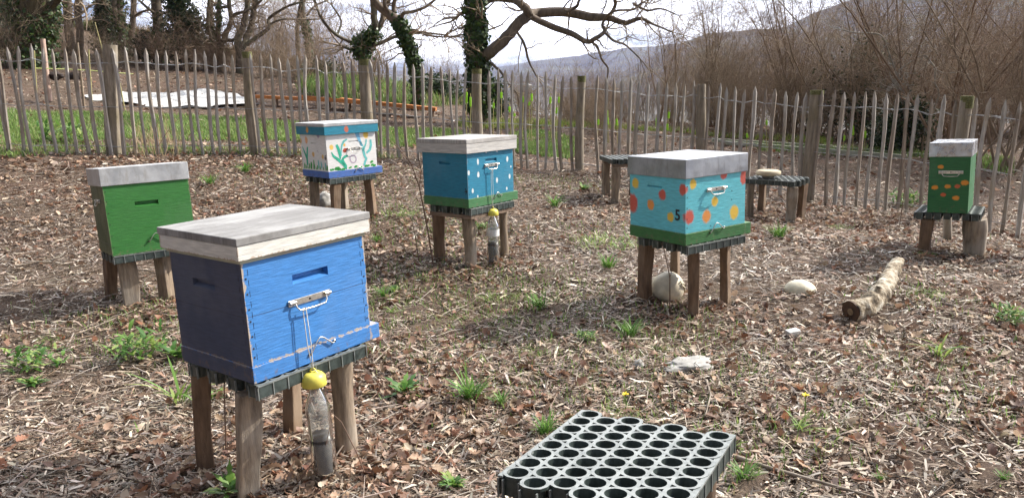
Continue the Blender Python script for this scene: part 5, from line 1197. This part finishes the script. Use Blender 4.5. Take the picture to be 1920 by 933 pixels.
tree(21, [[(564, 150, 5.5), (561, 118, 5), (557, 62, 4), (561, 30, 3.6), (566, -10, 3.4), (570, -80, 3)], [(581, 150, 6), (580, 118, 5), (575, 62, 5), (568, 30, 4), (568, -20, 4), (560, -90, 3)], [(561, 62, 2), (570, 55, 1.6)], [(575, 30, 1.8), (590, 12, 1.6), (612, 2, 1.2)]],
     'slim twin stemmed bare tree against the sky left of centre', (3, 5), {1: (500, .05, .1, .6)})
tree(20, [[(450, 150, 8), (449, 96, 8), (446, 72, 6.5), (455, 52, 6), (461, 30, 5.5), (464, 0, 5), (466, -60, 4)], [(454, 90, 6.5), (462, 72, 6), (472, 45, 5.5), (477, 14, 5), (484, -25, 4)], [(462, 84, 4), (480, 71, 4), (497, 59, 3.6), (505, 50, 3.6), (504, 36, 3), (520, 23, 2.4), (545, 10, 2), (568, 4, 1.6)], [(505, 46, 2), (530, 36, 1.8), (562, 37, 1.2), (600, 36, 1)],
          [(447, 75, 3.4), (430, 76, 3), (415, 78, 2.6)], [(477, 14, 3), (488, 2, 2.6), (500, -12, 2)], [(472, 14, 3), (460, 22, 3), (442, 26, 2.6), (434, 33, 2.4)]],
     'twisting forked bare tree behind the second fence post', (3, 5), mat=M_bark)
tree(20.5, [[(412, 140, 7), (413, 98, 6), (418, 76, 5), (429, 52, 4.6), (434, 34, 4), (430, 12, 4), (427, -40, 3.6)], [(434, 34, 3), (446, 26, 2.6), (462, 20, 2)], [(430, 12, 3), (414, 14, 2.6), (405, 10, 2)], [(413, 95, 4), (408, 60, 4), (411, 20, 4), (412, -40, 3)]],
     'slender curved bare tree left of the twisting forked one', (3, 5), {3: (350, .06, 0, 1)})
tree(20.8, [[(400, 140, 6), (399, 98, 6), (398, 60, 5), (395, 20, 5), (396, -60, 4)], [(399, 80, 3.5), (390, 50, 3.5), (392, 0, 3)]], 'straight dark trunk right of the tall evergreen', (3, 5))
tree(21, [[(300, 130, 11), (299, 90, 10), (297, 45, 9.5), (292, 5, 9), (288, -80, 8)], [(297, 30, 3), (280, 18, 2.6), (265, 5, 2)]], 'thick dark trunk left of the tall evergreen', (2, 4), {0: (500, .08, 0, .7)})
tree(21.5, [[(240, 120, 6), (245, 72, 6), (250, 30, 5), (251, -60, 5)], [(250, 34, 2.6), (262, 24, 2.2), (275, 20, 1.6)]], 'brown trunk between the thick dark trunk and the ivy pair', (3, 5), mat=M_bark2)
tree(21.2, [[(230, 110, 6), (229, 60, 6), (224, 20, 5.5), (222, -60, 5)], [(229, 60, 4), (216, 30, 4.4), (212, -50, 4)]], 'paired trunks on the left bank with ivy between', (3, 5), {0: (700, .12, 0, .8)})
tree(22, [[(186, 110, 7), (186, 40, 6.5), (184, -60, 6)], [(186, 20, 4), (200, -20, 4)]], 'trunk standing right of two reddish pines on the left', (3, 5), {0: (300, .08, .1, .8)})
tree(21, [[(150, 100, 6.5), (149, 55, 6), (147, 0, 6), (147, -70, 5)]], 'reddish slim trunk on the left bank, right one of the pair', (2, 4), mat=M_bark2)
tree(21.5, [[(132, 100, 8), (128, 40, 7.5), (125, -60, 7)], [(132, 45, 3), (143, 32, 2.4)]], 'reddish slim trunk on the left bank, left one of the pair', (2, 4), mat=M_bark2)
tree(18.5, [[(62, 110, 30), (64, 70, 24), (66, 30, 24), (64, -60, 22)], [(85, 70, 16), (90, 30, 17), (92, -10, 18), (120, -80, 14)], [(50, 50, 14), (38, 10, 12), (30, -60, 10)], [(95, 12, 7), (108, 0, 6), (130, -20, 4)]], 'massive dark mossy trunk at the top left', (2, 3), {0: (2400, .12, 0, .8), 1: (900, .08, 0, .7), 2: (900, .14, 0, .8)}, mat=barkmat('mossy_dark_bark', (.035, .028, .018), (.12, .10, .05)))
# evergreens
EV = [leafmat('evergreen_leaf_dark', .5, .15, None, (.022, .045, .018)), leafmat('evergreen_leaf_light', .5, .2, None, (.06, .09, .035)), leafmat('evergreen_leaf_grey', .5, .2, None, (.07, .095, .07))]
def evergreen(u, vb, Y, hw_px, vtop, n_, label, name='evergreen_tree', sz=.09, group=None, ragged=1.0, cat='tree'):
    rs_ = random.Random(int(u)); b0 = at(u, vb, Y); base = Vector((b0.x, b0.y, g1(b0.x, b0.y))); H_ = at(u, vtop, Y).z-base.z; w_ = hw_px*Y/F
    e_ = empty(name, base, label=label, cat=cat, group=group); tm = MB(); fm = MB(); tm.tube([(0, 0, -.1), (.05, 0, H_*.5), (0, 0, H_*.97)], [w_*.14, w_*.09, .015], 8)
    tips = []
    for i in range(70):
        f_ = rs_.uniform(.06, .96); a = rs_.uniform(0, 6.28); rad = w_*(1-.75*f_**1.6)*rs_.uniform(.5, 1.1); z0 = H_*f_; p0 = Vector((0, 0, z0)); p1 = Vector((rad*math.cos(a), rad*math.sin(a), z0+rs_.uniform(-.1, .25)*rad+.05)); tm.tube([p0, p0.lerp(p1, .5)+Vector((0, 0, .05*rad)), p1], [.02, .012, .005], 4, caps=False); tips.append((p0, p1, rad))
    per = n_//70
    for p0, p1, rad in tips:
        for _ in range(per):
            f_ = rs_.uniform(.25, 1.08); c = p0.lerp(p1, f_)+Vector((rs_.gauss(0, .14), rs_.gauss(0, .14), rs_.gauss(0, .13)))*min(1.2, .4+rad)*ragged
            nrm_ = Vector((rs_.gauss(0, 1), rs_.gauss(0, 1), rs_.gauss(.5, 1))).normalized(); t_ = nrm_.orthogonal().normalized(); t_ = Matrix.Rotation(rs_.uniform(0, 6.28), 3, nrm_)@t_; b_ = nrm_.cross(t_); s = sz*rs_.uniform(.5, 1.3)
            fm.add([c-t_*s*.6, c-b_*s*.28, c+t_*s*.6, c+b_*s*.28], [(0, 1, 2, 3)], rs_.choice((0, 0, 0, 1, 1, 2)))
    tm.build('trunk', M_bark, e_); fm.build('foliage', EV, e_); return e_
evergreen(352, 125, 20.5, 46, -150, 9800, 'tall dense evergreen on the left bank', sz=.11)
evergreen(212, 115, 22, 26, -10, 3500, 'smaller ivy green evergreen among the left trunks', sz=.10)
evergreen(14, 118, 19.5, 40, -120, 6300, 'dark evergreen at the left edge beside the massive trunk', sz=.11)
evergreen(1620, 232, 15.2, 85, 84, 3500, 'dark evergreen bush inside the right thicket', 'evergreen_bush', .07, ragged=2.0, cat='bush')
evergreen(1690, 290, 12.8, 62, 190, 4900, 'low dark evergreen bush behind the pickets right of the thick post', 'evergreen_bush', .06, cat='bush')
evergreen(925, 235, 15.5, 34, 158, 3500, 'ivy green bush at the foot of the largest oak', 'evergreen_bush', .06, cat='bush')
evergreen(600, 175, 20.5, 60, 128, 2800, 'low evergreen hedge clump beyond the orange boards, left', 'evergreen_bush', .07, cat='bush')
evergreen(820, 205, 18.5, 60, 150, 3500, 'low evergreen hedge clump beyond the orange boards, right', 'evergreen_bush', .07, cat='bush')
evergreen(272, 105, 20.8, 22, 62, 2100, 'small evergreen bush at the foot of the thick dark trunk', 'evergreen_bush', .08, cat='bush')
# bare shrubs: a few kinds, copied
def shrub_mesh(seed, H_, stems, spread, lvl=2, wig=.16, r0=.009, kids=(4, 6), lr=.5, tl=.55):
    rs_ = random.Random(seed); mb = MB()
    for _ in range(stems):
        a = rs_.uniform(0, 6.28); s = spread*rs_.random(); d = Vector((math.cos(a)*s, math.sin(a)*s, 1)); grow(mb, Vector((rs_.gauss(0, .12), rs_.gauss(0, .12), -.05)), d, H_*rs_.uniform(.6, 1.1), r0*rs_.uniform(.6, 1.2), lvl, rs_, .10, None, 0, wig, kids, lr, 7)
    o = mb.build('bare_shrub', M_twig); col.objects.unlink(o); return o.data
SM = [shrub_mesh(i, 2.0, 20, .55) for i in range(4)]
SM2 = []
for i in range(4):
    me = SM[i].copy(); me.materials.clear(); me.materials.append(M_twig2); SM2.append(me)
def shrub(u, Y, h, wd, lab, grp, me=None, yaw=None, name='bare_shrub'):
    q = at(u, 200, Y); g = g1(q.x, q.y); o = bpy.data.objects.new(name, me or rs.choice(SM+SM2)); col.objects.link(o); o.location = (q.x, q.y, g-.03); o.scale = (wd*h/2, wd*h/2, h/2); o.rotation_euler = (0, 0, rs.uniform(0, 6.28)); return tag(o, lab, 'shrub', grp)
LB1 = 'bare brown shrub in the dense thicket beyond the right fence'
TH = [(1089, 'left of the middle post'), (1317, 'between the middle post and the turquoise hive'), (1530, 'above and right of the turquoise hive'), (1813, 'between the thickest post and mossy post'), (9999, 'right of the mossy post')]
for i in range(118):
    u = rs.uniform(960, 2150); Y = rs.uniform(13.2, 23)
    if u > 1500: Y = rs.uniform(13.8, 20)
    vt = float(np.interp(u, [930, 1100, 1200, 1290, 1400, 1500, 2100], [170, 165, 125, 85, 70, 55, 30]))+rs.uniform(-12, 45)
    q = at(u, vt, Y); h = max(1.0, q.z-g1(q.x, q.y)); lb = [t_ for e2, t_ in TH if u < e2][0]; shrub(u, Y, h, rs.uniform(.7, 1.1), 'bare brown shrub beyond the fence, '+lb, 'bare thicket '+lb)
for i in range(26):
    u = rs.uniform(-120, 620); Y = rs.uniform(18, 21.5); shrub(u, Y, rs.uniform(.7, 1.5), rs.uniform(1.1, 1.7), 'low tangled shrub among the trunks on the left bank', 'undergrowth on the left bank')
for i in range(12):
    u = rs.uniform(560, 930); Y = rs.uniform(18, 25); shrub(u, Y, rs.uniform(1.0, 2.2), rs.uniform(.8, 1.2), 'thin bare shrub beyond the orange boards', 'bare shrubs beyond the orange boards')
for i in range(8):
    u = rs.uniform(470, 620); Y = rs.uniform(22, 26); shrub(u, Y, rs.uniform(2.2, 3.4), .7, 'fine upright sapling against the sky left of centre', 'saplings against the sky', name='sapling')
# big fanning many stemmed trees on the right
def fan_tree(u, Y, H_, stems, spread, seed, label, lean=(0, 0), mat=M_twig, r0=.017, lvl=3):
    rs_ = random.Random(seed); q = at(u, 250, Y); base = Vector((q.x, q.y, g1(q.x, q.y))); e_ = empty('many_stemmed_tree', base, label=label, cat='tree'); tm = MB(); cm = MB()
    for _ in range(stems):
        a = rs_.uniform(0, 6.28); s = spread*math.sqrt(rs_.random()); d = Vector((math.cos(a)*s+lean[0], math.sin(a)*s*.7+lean[1], 1)).normalized(); L_ = H_*rs_.uniform(.75, 1.15); p_ = Vector((rs_.gauss(0, .2), rs_.gauss(0, .2), -.1)); path = [p_.copy()]; rad = [r0*rs_.uniform(.6, 1.4)]; dd = d.copy()
        for i in range(9):
            dd = (dd+Vector((rs_.gauss(0, .09), rs_.gauss(0, .09), -.012*i*s))).normalized(); p_ = p_+dd*L_/9; path.append(p_.copy()); rad.append(rad[0]*(1-.85*(i+1)/9)+.001)
        tm.tube(path, rad, 6, caps=False)
        for k in range(2, 10):
            for _2 in range(rs_.randint(2, 4)):
                ax = (path[k]-path[k-1]).normalized(); sd_ = Matrix.Rotation(rs_.uniform(0, 6.28), 3, ax)@ax.orthogonal().normalized(); grow(cm, path[k], ax*.9+sd_*.7, L_*.24*rs_.uniform(.5, 1.2), rad[k]*.5, lvl-1, rs_, .10)
    tm.build('stems', mat, e_); cm.build('twigs', mat, e_); return e_
fan_tree(1745, 12.6, 5.2, 17, .75, 1, 'biggest fanning many stemmed tree on the right, behind the pickets', (.05, -.05), M_twig2)
fan_tree(1880, 11.2, 4.6, 13, .7, 2, 'fanning bare tree at the right edge', (.0, 0), M_twig)
fan_tree(1630, 14.8, 4.6, 12, .6, 3, 'fanning bare tree behind the dark evergreen bush', (-.25, 0), M_twig)
fan_tree(1340, 17.5, 3.4, 10, .45, 4, 'upright many stemmed tree left of the right thicket top', (.0, 0), M_twig)
fan_tree(1240, 19, 2.8, 8, .4, 5, 'small upright many stemmed tree above the turquoise hive', (.0, 0), M_twig2)
fan_tree(1480, 16, 4.0, 11, .6, 6, 'many stemmed tree between the two fanning ones and the sky', (-.1, 0), M_twig2)
fan_tree(2060, 12.5, 5.0, 12, .6, 8, 'many stemmed tree mostly outside the right edge', (-.2, 0), M_twig2)
# lichen covered dead branches
z4 = lambda x, y, r_: (1280+x/3, y/3, r_)
tree(12.6, [[(1745, 300, 4), (1735, 240, 3.5), (1700, 190, 3), z4(1200, 480, 2.2), z4(1150, 520, 1.4)], [(1735, 240, 2), z4(1440, 540, 1.8), z4(1420, 470, 1.8), z4(1420, 390, 1.8), z4(1390, 345, 1.6), z4(1345, 312, 1.4), z4(1220, 392, 1.2)], [z4(1420, 390, 1.4), z4(1470, 412, 1.2), z4(1535, 408, 1)], [z4(1300, 480, 1.6), z4(1200, 478, 1.5), z4(1120, 205, .9)][:2], [(1700, 190, 1.8), z4(1160, 300, 1.6), z4(1120, 205, 1.6), z4(1050, 188, 1.4), z4(960, 183, 1.2), z4(900, 168, 1)]],
     'pale lichen covered crooked branches in front of the biggest fanning tree', (4, 6), mat=M_lichen, mtw=M_lichen, name='lichen_shrub', twl=.35, lvl=1, cat='shrub', jit=.2)
